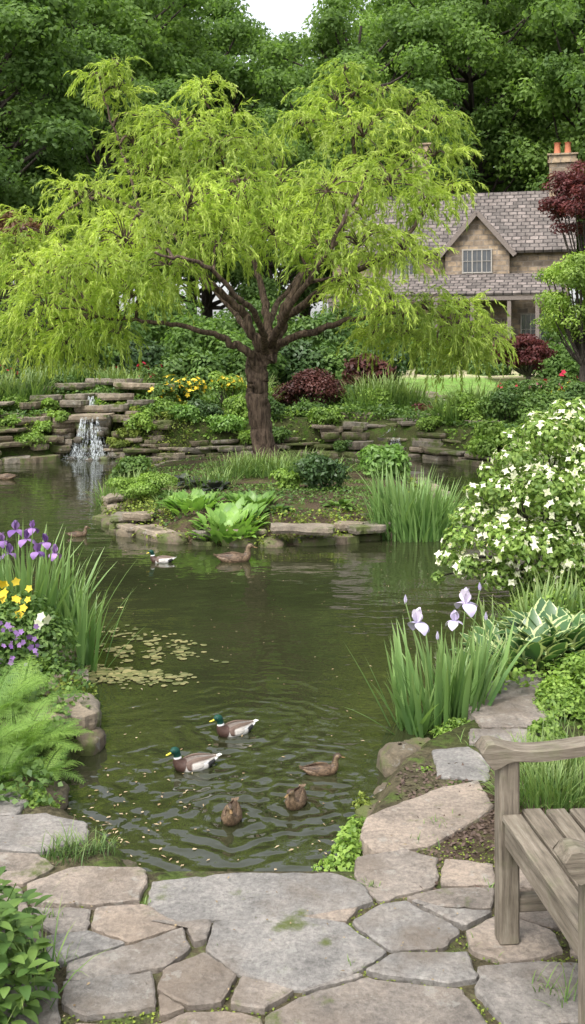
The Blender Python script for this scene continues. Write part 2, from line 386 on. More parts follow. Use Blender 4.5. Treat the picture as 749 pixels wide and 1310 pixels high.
def ledge(mb,x,y,ztop,rx,ry,th,rot,rng,mat=0):
    k=rng.integers(5,8); a=(np.arange(k)+rng.uniform(-.28,.28,k))/k*2*pi
    r=rng.uniform(.78,1.15,k); q=np.stack([np.sign(np.cos(a))*np.abs(np.cos(a))**.6*r*rx,np.sign(np.sin(a))*np.abs(np.sin(a))**.6*r*ry],1)
    c,s=cos(rot),sin(rot); q=q@np.array([[c,s],[-s,c]])+np.array([x,y])
    slab(mb,q,ztop,th,rng,mat,0,max(.03,rx*.16),rx*.03,.010,.03,.22)
def rock(mb,x,y,z,rx,ry,rz,rng,mat=0,rot=0):
    nu,nv=26,16; u=np.arange(nu)/nu*2*pi; v=np.linspace(.02,pi-.02,nv)
    U,Vv=np.meshgrid(u,v); D=np.stack([np.cos(U)*np.sin(Vv),np.sin(U)*np.sin(Vv),np.cos(Vv)],-1).reshape(-1,3)
    sd=int(rng.integers(1e6)); D2=np.sign(D)*np.abs(D)**.62
    r=1+.12*fnoise(D,sd,1.8)+.07*fnoise(D,sd+1,5)
    P=D2*r[:,None]*np.array([rx,ry,rz]); c,s=cos(rot),sin(rot)
    P=np.stack([P[:,0]*c-P[:,1]*s+x,P[:,0]*s+P[:,1]*c+y,P[:,2]+z],1)
    i=np.arange(nv-1)[:,None]*nu; j=np.arange(nu)[None,:]; j2=(j+1)%nu
    F=np.stack([i+j,i+nu+j,i+nu+j2,i+j2],-1).reshape(-1,4)
    mb.add(P,F,mat,rng.uniform())
rng=R(3)
ZP=.13
polys=[[(193,1124),(300,1114),(425,1115),(464,1128),(480,1152),(420,1167),(300,1174),(205,1176),(189,1152)],
[(34,1130),(96,1107),(186,1109),(190,1128),(180,1152),(120,1158),(38,1153)],
[(-25,1045),(60,1038),(115,1051),(111,1072),(55,1089),(-25,1083)],
[(-50,1000),(15,1006),(38,1024),(22,1042),(-50,1042)],
[(-25,1088),(50,1091),(72,1106),(30,1129),(-25,1132)],
[(36,1156),(118,1160),(113,1188),(66,1193),(48,1178)],
[(121,1160),(184,1154),(236,1183),(165,1205),(116,1187)],
[(55,1197),(114,1190),(163,1206),(85,1229),(58,1232)],
[(165,1208),(236,1185),(247,1210),(212,1236),(130,1252),(80,1252),(85,1231)],
[(188,1179),(271,1177),(267,1201),(248,1207),(238,1184)],
[(273,1178),(380,1170),(442,1179),(496,1215),(458,1241),(385,1264),(303,1243),(263,1214)],
[(384,1170),(460,1159),(446,1178),(405,1177)],
[(448,1177),(486,1155),(520,1151),(592,1188),(568,1211),(500,1214)],
[(205,1240),(262,1216),(305,1246),(284,1281),(240,1287),(200,1264)],
[(80,1255),(198,1241),(201,1288),(110,1301),(78,1288)],
[(308,1247),(378,1266),(340,1292),(292,1285)],
[(203,1270),(238,1290),(204,1302)],
[(92,1304),(205,1305),(238,1292),(290,1289),(336,1300),(333,1352),(90,1352)],
[(338,1297),(390,1269),(470,1247),(594,1262),(636,1322),(608,1352),(338,1352)],
[(382,1266),(458,1243),(468,1246),(392,1268)],
[(466,1240),(504,1218),(600,1216),(613,1252),(585,1259),(490,1247)],
[(594,1190),(640,1166),(706,1188),(724,1215),(650,1231),(602,1215)],
[(610,1236),(690,1229),(810,1235),(810,1300),(648,1315),(606,1262)],
[(524,1150),(560,1161),(632,1165),(592,1186)],
[(455,1094),(520,1084),(564,1096),(559,1131),(512,1144),(484,1151),(453,1120)],
[(567,1096),(632,1104),(634,1131),(563,1131)],
[(518,1147),(562,1134),(634,1135),(630,1161),(560,1158)],
[(468,1042),(505,1027),(560,1006),(612,997),(633,1030),(604,1051),(548,1081),(480,1088),(460,1068)],
[(552,957),(600,953),(631,972),(624,997),(560,991)],
[(636,1140),(810,1138),(810,1183),(705,1186),(634,1163)],
[(637,1088),(722,1078),(731,1134),(637,1136)],[(726,1078),(840,1078),(845,1134),(735,1134)],
[(727,1188),(840,1186),(840,1231),(728,1218)],
[(594,900),(650,887),(702,890),(720,908),(692,929),(616,929)],
[(620,872),(690,862),(707,886),(622,895)],[(600,932),(700,932),(718,950),(636,954),(600,949)],
[(656,845),(720,836),(740,858),(663,867)],
[(-90,1136),(28,1134),(34,1156),(55,1192),(50,1236),(-90,1243)],[(-90,1248),(74,1254),(76,1290),(88,1352),(-90,1352)],
[(642,1320),(810,1306),(840,1352),(612,1352)]]
t=MB()
for q in polys:
    slab(t,[G(u,v,ZP) for u,v in q],ZP+rng.uniform(-.004,.006),.09,rng,0,.0012,.024,.0036,.0018,.006)
gx=np.linspace(-2.4,2.4,10); gy=np.array([2.68,2.25,1.75,1.2,.6,0,-.6]); JX={}
for a in range(len(gy)):
    for b_ in range(len(gx)): JX[a,b_]=(gx[b_]+rng.uniform(-.12,.12),gy[a]+(rng.uniform(-.1,.1) if a else -.005))
for a in range(len(gy)-1):
    for b_ in range(len(gx)-1):
        slab(t,[JX[a,b_],JX[a,b_+1],JX[a+1,b_+1],JX[a+1,b_]],ZP+rng.uniform(-.004,.004),.09,rng,0,.008,.06,.005,.0022,.006)
t.obj('flagstone_patio',[M_flag])
t=MB(); rng=R(5)
for (u,v,rx,ry,rz,mm) in ((92,930,.15,.17,.12,0),(60,905,.15,.14,.14,0),(116,958,.07,.09,.06,1),(75,845,.13,.2,.09,0),(50,825,.14,.2,.10,0),(20,960,.2,.2,.13,1),
   (512,984,.10,.10,.085,1),(538,976,.08,.1,.07,1),(60,1030,.10,.08,.05,1)):
    x,y=G(u,v,0); rock(t,x,y,.03,rx,ry,rz,rng,mm,rng.uniform(-.4,.4))
ledge(t,*G(80,912,.15),.17,.17,.17,.09,.2,rng,0)
ledge(t,*G(70,835,.1),.14,.16,.2,.08,-.4,rng,0)
ledge(t,*G(95,870,.08),.09,.12,.16,.08,-.3,rng,0)
t.obj('bank_rock',[M_ledge,M_rock])
t=MB(); rng=R(6)
eP=[G(188,1134),G(464,1134),G(448,1082),G(472,1042),G(496,1000),G(560,975),G(615,935)]
for a,b in zip(eP[:-1],eP[1:]):
    a=np.array(a);b=np.array(b);near=(a[1]<3.95 and b[1]<3.95);n=max(2,int(np.linalg.norm(b-a)/(.13 if near else .17)))
    for k in range(n):
        q=a+(b-a)*(k+rng.uniform(.3,.7))/n
        if near: rock(t,q[0],q[1]-.03,-.055,.085,.06,.09,rng,0,rng.uniform(-.3,.3))
        else: rock(t,q[0]+.02,q[1],-.03,rng.uniform(.04,.08),rng.uniform(.04,.07),rng.uniform(.05,.08),rng,0,rng.uniform(-1,1))
for (u,v) in ((70,1015),(85,1052),(115,1068),(150,1092),(180,1115),(70,985),(90,965)):
    x,y=G(u,v); rock(t,x-.08,y-.03,-.03,.08,.07,.08,rng,0,rng.uniform(-.4,.4))
t.obj('pond_edge_rock',[M_rock])
# island edging
t=MB(); rng=R(8)
per=[np.array(p) for p in isl]
for idx in range(len(per)):
    a=per[idx];b=per[(idx+1)%len(per)];n=max(1,int(np.linalg.norm(b-a)/.3))
    for k in range(n):
        q=a+(b-a)*(k+rng.uniform(.3,.7))/n; c=islP.mean(0); q=q+(c-q)/np.linalg.norm(c-q)*rng.uniform(.03,.12)
        ang=math.atan2(*(b-a)[::-1])
        if rng.uniform()<.4: rock(t,q[0],q[1],.0,rng.uniform(.12,.22),rng.uniform(.1,.15),rng.uniform(.07,.11),rng,1,ang+rng.uniform(-.3,.3))
        else: ledge(t,q[0],q[1],rng.uniform(.04,.08),rng.uniform(.16,.28),rng.uniform(.12,.2),.16,ang+rng.uniform(-.3,.3),rng,1)
        if rng.uniform()<.6:
            q2=q+(c-q)/np.linalg.norm(c-q)*rng.uniform(.03,.14)
            ledge(t,q2[0],q2[1],rng.uniform(.10,.17),rng.uniform(.14,.34),rng.uniform(.12,.22),rng.uniform(.05,.08),ang+rng.uniform(-.3,.3),rng,0)
for (u,v,z,rx,ry) in ((385,672,.22,.42,.2),(180,655,.22,.2,.16),(465,655,.2,.2,.16),(445,668,.18,.2,.14),(430,650,.2,.24,.14),(215,650,.22,.14,.16),(470,672,.18,.2,.12)):
    ledge(t,*G(u,v,z),z,rx,ry,.08,rng.uniform(-.2,.2),rng,0)
t.obj('island_stone_edging',[M_ledge,M_rock])
# far bank
t=MB(); rng=R(9)
far=[(3.6,18.3),(3.2,19.2),(2.2,20.2),(1,20.6),(-1,20.3),(-2.6,19.7),(-3.3,19.4)]
def row(pts,off,z0,z1,rxr,thk,dens=.42,mat=0,skip=0):
    for a,b in zip(pts[:-1],pts[1:]):
        a=np.array(a,float);b=np.array(b,float);L=np.linalg.norm(b-a);n=max(1,int(L/dens)); nn=np.array([-(b-a)[1],(b-a)[0]])/L
        if nn[1]<0: nn=-nn
        for k in range(n):
            if rng.uniform()<skip: continue
            q=a+(b-a)*(k+rng.uniform(.2,.8))/n+nn*(off+rng.uniform(-.1,.1))
            ledge(t,q[0],q[1],rng.uniform(z0,z1),rng.uniform(*rxr),rng.uniform(.16,.3),thk*rng.uniform(.5,1.1),math.atan2((b-a)[1],(b-a)[0])+rng.uniform(-.35,.35),rng,mat if rng.uniform()<.6 else 1-min(mat,1))
row(far,0,.04,.10,(.18,.38),.2,.36,1)
row(far,.12,.16,.24,(.2,.5),.10,.42)
row(far,.3,.28,.38,(.2,.45),.10,.55,0,.3)
row(far[:4],.55,.42,.54,(.25,.5),.11,.55,0,.15)
row(far[:4],.85,.58,.72,(.25,.5),.11,.6,0,.3)
row([(-4.6,19.3),(-6.5,18.4),(-9,17.5)],0,.05,.13,(.2,.42),.2,.36,1)
for k,(o,z) in enumerate(((.12,.22),(.22,.34),(.34,.46),(.5,.6),(.7,.76),(.95,.92),(1.25,1.08))):
    row([(-4.6,19.3),(-6.5,18.4),(-8,17.9)],o,z-.05,z+.05,(.18,.55),.12,.5,0,.25)
for k in range(70):
    s=-1 if rng.uniform()<.5 else 1; u_=rng.uniform(0,1)**1.2; z=rng.uniform(.06,.95)*(1-.25*u_)+.02
    cx=-3.96+s*(.46+u_*.95); yy=19.72+z*.55+u_*.15+rng.uniform(-.1,.1)
    if rng.uniform()<.35: rock(t,cx,yy+.08,z-.05,rng.uniform(.1,.24),rng.uniform(.1,.2),rng.uniform(.06,.13),rng,1,rng.uniform(-1,1))
    else: ledge(t,cx,yy,z,rng.uniform(.14,.40),rng.uniform(.15,.3),rng.uniform(.05,.15),rng.uniform(-.4,.4),rng,0 if rng.uniform()<.45 else 1)
for k,(x,y,z,rx) in enumerate(((-3.96,20.15,.84,.46),(-4.0,20.6,1.0,.5),(-4.4,20.5,1.1,.3),(-3.5,20.45,1.02,.28),(-4.35,20.9,1.22,.35),(-3.6,20.9,1.22,.35),(-4.0,21.3,1.22,.4),(-4.6,21.5,1.42,.45),(-3.3,21.5,1.42,.55),(-3.9,22,1.5,.7),(-5.3,21.4,1.36,.4),(-2.8,21.6,1.38,.35),(-3.1,20.7,1.1,.3),(-5.0,20.8,1.2,.35))):
    ledge(t,x,y,z,rx,.3,.13,rng.uniform(-.3,.3),rng,0)
for k in range(12): rock(t,-3.96+rng.uniform(-.4,.4),20.02+rng.uniform(0,.1),rng.uniform(.0,.68),rng.uniform(.12,.25),.16,rng.uniform(.08,.16),rng,2)
for (x,y,z,r) in ((-4.25,19.55,.0,.09),(-3.6,19.5,.0,.11),(-3.9,19.5,-.02,.08),(-4.15,19.72,.36,.09),(-3.72,19.74,.48,.08)): rock(t,x,y,z,r,r*.8,r*.7,rng,2)
for k,(x,y,z,rx,mm) in enumerate(((1.35,20.5,.28,.3,0),(1.3,20.75,.44,.3,1),(1.25,21.0,.64,.34,0),(2.75,20.1,.3,.36,0),(2.8,20.5,.5,.36,1),(2.7,20.9,.68,.4,0),(2.05,20.5,.16,.4,2),(2.05,20.8,.34,.4,2),(2.05,21.1,.5,.45,2),(2.05,21.5,.66,.6,0),(1.4,21.4,.8,.4,0),(2.9,21.3,.78,.4,0))):
    ledge(t,x,y,z,rx,.25,.15,rng.uniform(-.3,.3),rng,mm)
for k in range(26): ledge(t,rng.uniform(.6,3.2),rng.uniform(20.6,21.6),rng.uniform(.3,.72),rng.uniform(.12,.34),rng.uniform(.12,.25),rng.uniform(.05,.13),rng.uniform(-.5,.5),rng,int(rng.integers(2)))
t.obj('stacked_stone_bank',[M_ledge,M_rock,M_wet])
t=MB()
for (x,y) in ((3.3,23.2),(3.5,24.2),(3.45,25.3),(3.3,26.4)): ledge(t,x,y,hz1(x,y)+.06,.5,.38,.1,0,rng)
t.obj('stepping_stone_path',[M_ledge])
# waterfall
m,nt,out=newmat('falling_water'); M_fall=m
p=nd(nt,'ShaderNodeBsdfPrincipled',inp={'Base Color':(.58,.62,.64,1),'Roughness':.25}); tr=nd(nt,'ShaderNodeBsdfTransparent'); mx=nd(nt,'ShaderNodeMixShader')
f=ramp(nt,noise(nt,7,4,.7,sc=(9,1,2.0)),[(.48,(.02,.02,.02)),(.66,(.75,.75,.75))]); lk(nt,f,mx.inputs[0]); lk(nt,tr.outputs[0],mx.inputs[1]); lk(nt,p.outputs[0],mx.inputs[2]); lk(nt,mx.outputs[0],out.inputs[0])
t=MB(); rng=R(11)
def fall(cx,y0,z0,z1,w,n,thr=.18,spread=.12):
    for k in range(n):
        o=rng.uniform(-.5,.5); x=cx+o*w; ww=rng.uniform(.010,.040); tt=np.linspace(0,1,9); st=rng.uniform(0,.4) if k%3 else 0
        yy=y0-thr*np.sqrt(tt)*rng.uniform(.7,1.2); zz=z0-st*(z0-z1)-(z0-z1)*(1-st)*tt**1.15; xx=x+(rng.normal()*.05+o*spread*2)*tt**1.5+np.sin(tt*5+k)*.010
        V=np.stack([np.stack([xx-ww/2*(1+.8*tt),yy,zz],1),np.stack([xx+ww/2*(1+.8*tt),yy+.01,zz],1)],1).reshape(-1,3)
        i=np.arange(8)*2; t.add(V,np.stack([i,i+1,i+3,i+2],1),0,.5)
fall(-3.96,19.85,.80,.0,.40,44,.2,.2); fall(-4.05,20.55,1.18,.90,.18,9,.1,.03); fall(2.05,20.35,.36,.0,.2,7,.1); fall(2.1,20.7,.54,.36,.2,5,.08)
n=520; Pf=np.stack([-3.96+rng.normal(size=n)*.25,19.52+rng.normal(size=n)*.12,np.abs(rng.normal(size=n))*.08],1)
qleaves(t,Pf,rdir(rng,n,.6),.030,.025,rng)
t.obj('waterfall',[M_fall])
# ------------------------------------------------------------ clouds of leaves
def cloud(rng,n,C,RD,up=.35,thick=.35):
    C=np.asarray(C,float);RD=np.asarray(RD,float); wgt=(RD.prod(1))**(2/3); k=rng.choice(len(C),n,p=wgt/wgt.sum())
    d=rdir(rng,n,up); r=1-thick*rng.uniform(0,1,n)**1.3+rng.normal(size=n)*.06
    P=C[k]+d*RD[k]*r[:,None]; N=nz(d+rng.normal(size=(n,3))*.45+np.array([0,0,.35])); return P,N,k
def lobes(rng,K,rx,ry,rz,f=.38):
    d=rdir(rng,K,.25); s=rng.uniform(.45,.95,K)[:,None]; C=d*s*np.array([rx,ry,rz])*.8
    RD=np.array([rx,ry,rz])*f*rng.uniform(.7,1.25,(K,1)); return C,RD
def forest(seed,H,cr,cb,n,leaf,mats,K=80,trunk=.4):
    rng=R(seed); t=MB(); tp=[(0,0,-1),(rng.normal()*.2,rng.normal()*.2,H*.3),(rng.normal()*.6,rng.normal()*.6,H*.6),(rng.normal()*.8,rng.normal()*.8,H*.9)]
    tp=catmull(tp,12); tube(t,tp,np.linspace(trunk,.08,12),9,1)
    d=rdir(rng,K,.15); s=rng.uniform(.35,1,K)**.6; hc=(H+cb)/2; hr=(H-cb)/2
    C=np.stack([d[:,0]*s*cr,d[:,1]*s*cr,hc+d[:,2]*s*hr],1)
    RD=np.stack([rng.uniform(.15,.30,K)*cr]*3,1)*np.array([1,1,.6])
    for k in range(0,K):
        z0=max(cb*.6,C[k,2]-rng.uniform(.2,.5)*np.hypot(C[k,0],C[k,1])-1); z0=min(z0,H*.85)
        a=tp[np.argmin(abs(tp[:,2]-z0))]; mid=(a+C[k])/2+np.array([0,0,-.4])+rng.normal(size=3)*.3
        tube(t,catmull([a,mid,C[k]],7),np.linspace(.17,.03,7),5,1,cap=False)
    P,N,kk=cloud(rng,n,C,RD,.2,.8)
    N=nz(N+rng.normal(size=N.shape)*.4)
    cl=rng.uniform(0,.5,K)[kk]+rng.uniform(0,.5,n)
    qleaves(t,P,N,leaf*rng.uniform(.6,1.3,n),leaf*.62,rng,0,.3,rnd=cl)
    return t.mesh('deciduous_tree',mats)
FA=forest(1,24,7,5,46000,.32,[M_back,M_bark2]); FB=forest(2,20,6.2,3,42000,.29,[M_back2,M_bark2]); FC=forest(3,27,7.5,8,46000,.32,[M_back,M_bark2],90)
rng=R(21)
trees=[(-20,58,FA,1.02),(-12,62,FC,1.0),(-5.5,66,FB,1.10),(4,60,FA,.90),(11,64,FC,.98),(19,60,FA,1.08),(27,62,FC,1.0),(-28,60,FC,1.0),
 (-16,76,FC,1.15),(-8,80,FA,1.22),(1,86,FB,1.32),(9,80,FC,1.12),(17,78,FA,1.35),(26,80,FC,1.2),(-26,78,FA,1.3),(-36,72,FC,1.2),(36,72,FA,1.2),
 (-14,44,FB,.95),(-20,40,FA,.8),(-9,50,FB,.8),(20,50,FB,1.0),(-1,54,FB,.62),(5,56,FB,.75),(25,44,FA,.9),
 (-22,100,FC,1.3),(-9,105,FA,1.2),(5,100,FB,1.2),(18,104,FC,1.4),(30,100,FA,1.4),(-38,95,FC,1.4),(42,92,FC,1.4),(-45,60,FA,1.1),(45,60,FC,1.1),
 (-13,33,FB,.55),(-30,35,FA,.9),(32,34,FA,.8)]
for x,y,me,s in trees:
    inst('deciduous_tree',me,(x,y,hz1(x,y)-.3),rng.uniform(0,6.28),(s*rng.uniform(.95,1.1),s*rng.uniform(.95,1.1),s))
def bush(name,x,y,rx,ry,rz,leaf,n,mat,zc=None,K=26,fl=None,asp=.6,seed=0,hang=.2,stems=True,f=.34,thick=.4):
    rng=R(int(abs(x*131+y*17))+seed); t=MB(); z0=hz1(x,y); zc=z0+rz*.75 if zc is None else max(zc,z0+.05)
    C,RD=lobes(rng,K,rx,ry,rz,f); C=C+np.array([x,y,zc])
    P,N,k=cloud(rng,n,C,RD,.3,thick); ok=P[:,2]>z0-.02
    P,N,k=P[ok],N[ok],k[ok]
    qleaves(t,P,N,leaf*rng.uniform(.7,1.3,len(P)),leaf*asp,rng,0,hang,rnd=np.clip(rng.uniform(0,.45,K)[k]+rng.uniform(0,.5,len(P)),0,1))
    mats=[mat,M_bark2]
    if stems:
        for c in C[::2]: 
            b=np.array([x+rng.normal()*.06*rx,y+rng.normal()*.06,z0-.05]); mid=b*.5+c*.5+np.array([(c[0]-x)*.1,0,-.1*rz]); tube(t,catmull([b,mid,c],6),np.linspace(.03*max(rx,.5),.006,6),5,1,cap=False)
    if fl:
        fm,nf,fs=fl; P,N,k=cloud(rng,nf,C,RD*1.08,.5,.08); ok=(P[:,2]>z0+.1*rz)&(fnoise(P,int(x*9+50),5)>-.25); flowers(t,P[ok],N[ok],fs,5,rng,2); mats.append(fm)
    return t.obj(name,mats)
def flowers(t,P,N,size,k,rng,mat,cup=.25,asp=.75):
    n=len(P)
    if n==0: return
    A=nz(np.cross(N,rng.normal(size=(n,3)))); B=np.cross(N,A); sz=size*rng.uniform(.75,1.15,n)*.5; a0=rng.uniform(0,6,n); rn=rng.uniform(0,1,n)
    for j in range(k):
        a=a0+j*2*pi/k; ax=nz(A*np.cos(a)[:,None]+B*np.sin(a)[:,None]+N*cup); nn=nz(N-ax*np.sum(ax*N,1,keepdims=True))
        qleaves(t,P,nn,sz,sz*asp,rng,mat,axis=ax,rnd=rn,fold=.1)
def blades(name,x,y,rx,ry,n,L,Wd,mat,seed=0,lean=.5,droop=(.2,.9),extra=None,S=5,zoff=0,obj=True,t=None):
    rng=R(seed+int(abs(x*77+y*13))); t=t or MB(); 
    a=rng.uniform(0,6.28,n); r=np.sqrt(rng.uniform(0,1,n)); X_=x+rx*r*np.cos(a); Y_=y+ry*r*np.sin(a); Zs=np.maximum(hz(X_,Y_),-.08)-.01+zoff
    az=a+rng.normal(size=n)*.8; e=pi/2-np.abs(rng.normal(size=n))*lean*(.3+.7*r)
    strips(t,np.stack([X_,Y_,Zs],1),az,e,rng.uniform(*droop,n),L*rng.uniform(.6,1.1,n),Wd*rng.uniform(.7,1.2,n),rng,S,'blade',.25,1.8)
    if obj: return t.obj(name,[mat]+(extra or []))
    return t
def hosta(name,x,y,r,n,L,Wd,mat,seed=0,up=0,dr=(.7,1.5)):
    rng=R(seed+5); t=MB(); a=rng.uniform(0,6.28,n); q=np.sqrt(rng.uniform(0,1,n)); X_=x+r*.35*q*np.cos(a);Y_=y+r*.35*q*np.sin(a)
    Zs=hz(X_,Y_)-.01; e=1.45-q*(1.0-up)+rng.normal(size=n)*.1
    strips(t,np.stack([X_,Y_,Zs],1),a+rng.normal(size=n)*.3,e,rng.uniform(*dr,n),L*rng.uniform(.7,1.15,n)*(.7+.4*q),Wd*rng.uniform(.8,1.15,n),rng,8,'hosta',.22,1.6)
    return t.obj(name,[mat])
def fern(name,x,y,n,L,seed=0,mat=None,r=.05,elev=(0.5,1.25),az=None):
    rng=R(seed); t=MB(); z0=hz1(x,y)
    for k in range(n):
        a=rng.uniform(0,6.28) if az is None else rng.uniform(*az); e=rng.uniform(*elev); Lk=L*rng.uniform(.7,1.1); S=16; dr=rng.uniform(.8,1.6)
        p=np.array([x+r*cos(a)*rng.uniform(),y+r*sin(a)*rng.uniform(),z0]); pts=[p]
        for j in range(S):
            ee=e-dr*((j+.5)/S)**1.4; p=p+np.array([cos(a)*cos(ee),sin(a)*cos(ee),sin(ee)])*Lk/S; pts.append(p)
        pts=np.array(pts); T=nz(np.gradient(pts,axis=0)); sd=np.array([-sin(a),cos(a),0]); rn=rng.uniform()
        tube(t,pts,np.linspace(.0020,.0008,S+1),4,0,rnd=.3,cap=False)
        ts=np.linspace(.14,.99,19); ii=ts*S; i0=np.minimum(ii.astype(int),S-1); f=(ii-i0)[:,None]; Q=pts[i0]*(1-f)+pts[i0+1]*f; TT=T[i0]
        ln=Lk*.27*np.sin(pi*np.clip(ts,0,1)**.65*.96)+.004
        for s in(-1,1):
            A=nz(sd*s+TT*.45+np.array([0,0,-.15])+rng.normal(size=(len(ts),3))*.08)
            for m_ in np.linspace(.1,.97,8):
                Qm=Q+A*(ln*m_)[:,None]; lw=ln*.13*(1.15-m_)+.0022
                for s2 in(-1,1):
                    A2=nz(TT*s2+A*.6+rng.normal(size=A.shape)*.1); N2=nz(np.cross(A,TT)); N2=np.where(N2[:,2:]<0,-N2,N2); N2=nz(N2-A2*np.sum(A2*N2,1,keepdims=True))
                    qleaves(t,Qm,N2,lw,lw*.55,rng,0,axis=A2,rnd=np.full(len(ts),rn))
    return t.obj(name,[mat or M_fern])
# ------------------------------------------------------------ willow
D0=15.8; t=MB(); rng=R(31)
def WL(u,v,dy): return W(u,v,D0+dy)
limbs=[([(343,610,0),(342,560,0),(338,510,0),(337,480,0),(343,458,0)],.27,.2),
([(343,462,0),(352,430,.1),(360,400,.2),(392,350,.3),(430,300,.4),(445,220,.3),(440,130,.2)],.13,.02),
([(337,478,0),(300,440,-.3),(265,428,-.5),(190,413,-.7),(110,400,-.6)],.085,.02),
([(340,465,0),(322,430,-.2),(300,395,-.4),(265,370,-.6),(235,330,-.8),(180,280,-.5),(110,245,0)],.10,.02),
([(344,450,0),(340,390,.5),(320,340,.8),(290,250,.8),(265,130,.3)],.09,.015),
([(345,448,0),(400,425,-.5),(470,405,-.9),(550,405,-.6),(610,425,-.3)],.075,.018),
([(358,408,.2),(420,360,-.4),(500,310,-.8),(550,250,-.3),(575,225,0)],.075,.015),
([(343,455,0),(350,400,1.2),(400,330,2.0),(480,270,2.5)],.08,.02),
([(340,460,0),(300,400,1),(230,330,1.8),(150,300,2.1)],.08,.02),
([(340,455,0),(325,400,-1.2),(270,345,-2.0),(200,330,-2.3)],.07,.018),
([(345,445,0),(385,380,-1.3),(440,300,-1.8),(470,220,-1.2)],.07,.018),
([(180,280,-.5),(165,190,0),(148,100,.2)],.03,.012),([(430,300,.4),(500,220,.4),(560,150,.3)],.045,.012),([(265,370,-.6),(240,260,-.3),(225,160,0)],.04,.012)]
LP=[]
for pts,r0,r1 in limbs:
    q=catmull([WL(*p) for p in pts],9*len(pts)); 
    q[2:]+=np.cumsum(rng.normal(size=q[2:].shape)*.016,0)
    rr=r0+(r1-r0)*np.linspace(0,1,len(q))**.7
    if r0>.25: rr=.165+.07*np.exp(-np.linspace(0,1,len(q))*8)
    tube(t,q,rr,14 if r0>.25 else 9,1,wob=.09 if r0>.1 else .03); LP.append(q if r0<.25 else q[-3:])
LP=np.concatenate(LP)
cl=[(60,300,0,42),(40,375,-.5,40),(110,255,.3,48),(90,345,-1,48),(40,425,0,32),(115,425,-.5,34),(170,380,-1.0,36),(160,310,-1,52),(200,230,0,50),(172,185,.2,32),(150,120,.2,22),(150,85,.2,14),(125,98,.2,12),(185,150,.2,20),(230,165,0,42),(262,115,.2,24),(280,190,-.5,42),(240,265,-1.5,50),(310,250,-1.3,45),(280,315,-1.6,30),(215,340,-1.6,36),(360,235,-.5,42),(350,300,-1.2,34),(385,160,0,30),(430,130,.2,34),(440,92,.2,18),(465,175,-.3,46),(420,245,-1.3,46),(520,150,.3,42),(560,160,.2,24),(555,200,.2,30),(500,235,-1,52),(545,260,-.5,34),(515,325,-.8,36),(460,315,-1.4,38),(410,320,-1.6,32),(578,240,0,16),(545,395,-.5,34),(605,425,-.3,30),(595,460,-.3,22),(500,395,-1.1,28),(25,315,0,24),(12,415,.3,22),
(150,300,2,48),(250,250,2.2,52),(350,260,2.3,52),(450,240,2.2,52),(500,310,2,42),(200,370,1.8,34),(460,370,1.8,34),(100,385,1.5,38),(320,310,1.6,38),(390,290,1.5,38),(70,340,1.2,38),(575,430,1,30),
(28,445,0,18),(85,440,-.3,24),(150,430,-.7,22),(560,440,-.3,28),(515,430,-.6,24),(628,435,-.2,18),(130,345,-1.4,38),(60,395,-.8,34),(450,370,-1.4,20),(20,345,.1,20),(300,150,.1,20),(330,190,0,28),(490,120,.2,22),(200,190,-.2,26),(480,430,-.3,16),(590,395,-.2,22)]
for (u,v,dy,r) in cl:
    c=WL(u,v,dy); rm=r/82.0
    a=LP[np.argmin(np.linalg.norm(LP-c,axis=1)+.6*np.maximum(0,LP[:,2]-c[2]))]
    mid=(a+c)/2+np.array([0,0,.12])+rng.normal(size=3)*.08; tube(t,catmull([a,mid,c],8),np.linspace(.028,.010,8),5,1,cap=False)
    ns=int(18+170*rm**1.7)
    st=c+rdir(rng,ns,.2)*rng.uniform(.2,1,(ns,1))**.6*rm*1.05*np.array([1,1,.8]); 
    for q in st[::5]:
        tube(t,catmull([c,(c+q)/2+np.array([0,0,.08]),q],5),np.linspace(.011,.005,5),4,1,cap=False)
    out_=nz(st-c+rng.normal(size=(ns,3))*.4*rm); az=np.arctan2(out_[:,1],out_[:,0])
    Ls=rng.uniform(.24,.68,ns)*(.75+.45*rm)*(1.3 if v>380 else 1.0); S=9; e0=rng.uniform(-.1,1.1,ns); dr=rng.uniform(1.1,2.5,ns)
    P=st.copy(); path=[P.copy()]; H=np.stack([np.cos(az),np.sin(az),0*az],1)
    for j in range(S):
        e=np.maximum(e0-dr*((j+.5)/S)**.75,-1.5); P=P+(H*np.cos(e)[:,None]+np.array([0,0,1])*np.sin(e)[:,None])*(Ls/S)[:,None]; path.append(P.copy())
    path=np.stack(path,1); T=nz(np.gradient(path,axis=1))
    cr=rng.uniform(0,.45); sr=cr+rng.uniform(0,.25,ns)
    Vt=np.stack([path-np.array([.0025,0,0]),path+np.array([.0025,0,.001])],2).reshape(ns,-1,3); i=(np.arange(ns)[:,None]*(2*(S+1))+np.arange(S)[None,:]*2).ravel()
    t.add(Vt.reshape(-1,3),np.stack([i,i+1,i+3,i+2],1),0,.35)
    for m_ in range(3):
        tt=rng.uniform(.05,S,(ns,9)); i0=np.minimum(tt.astype(int),S-1); f=(tt-i0)[...,None]; ar=np.arange(ns)[:,None]
        Q=(path[ar,i0]*(1-f)+path[ar,i0+1]*f).reshape(-1,3); TT=T[ar,i0].reshape(-1,3); n=len(Q)
        A=nz(TT*.85+rng.normal(size=(n,3))*.36+np.array([0,0,-.45])); N=nz(np.cross(A,rng.normal(size=(n,3)))); 
        qleaves(t,Q,N,rng.uniform(.07,.13,n),rng.uniform(.014,.022,n),rng,0,axis=A,rnd=np.clip(np.repeat(sr,9)+rng.uniform(0,.35,n),0,1))
t.obj('willow_tree',[M_willow,M_bark])
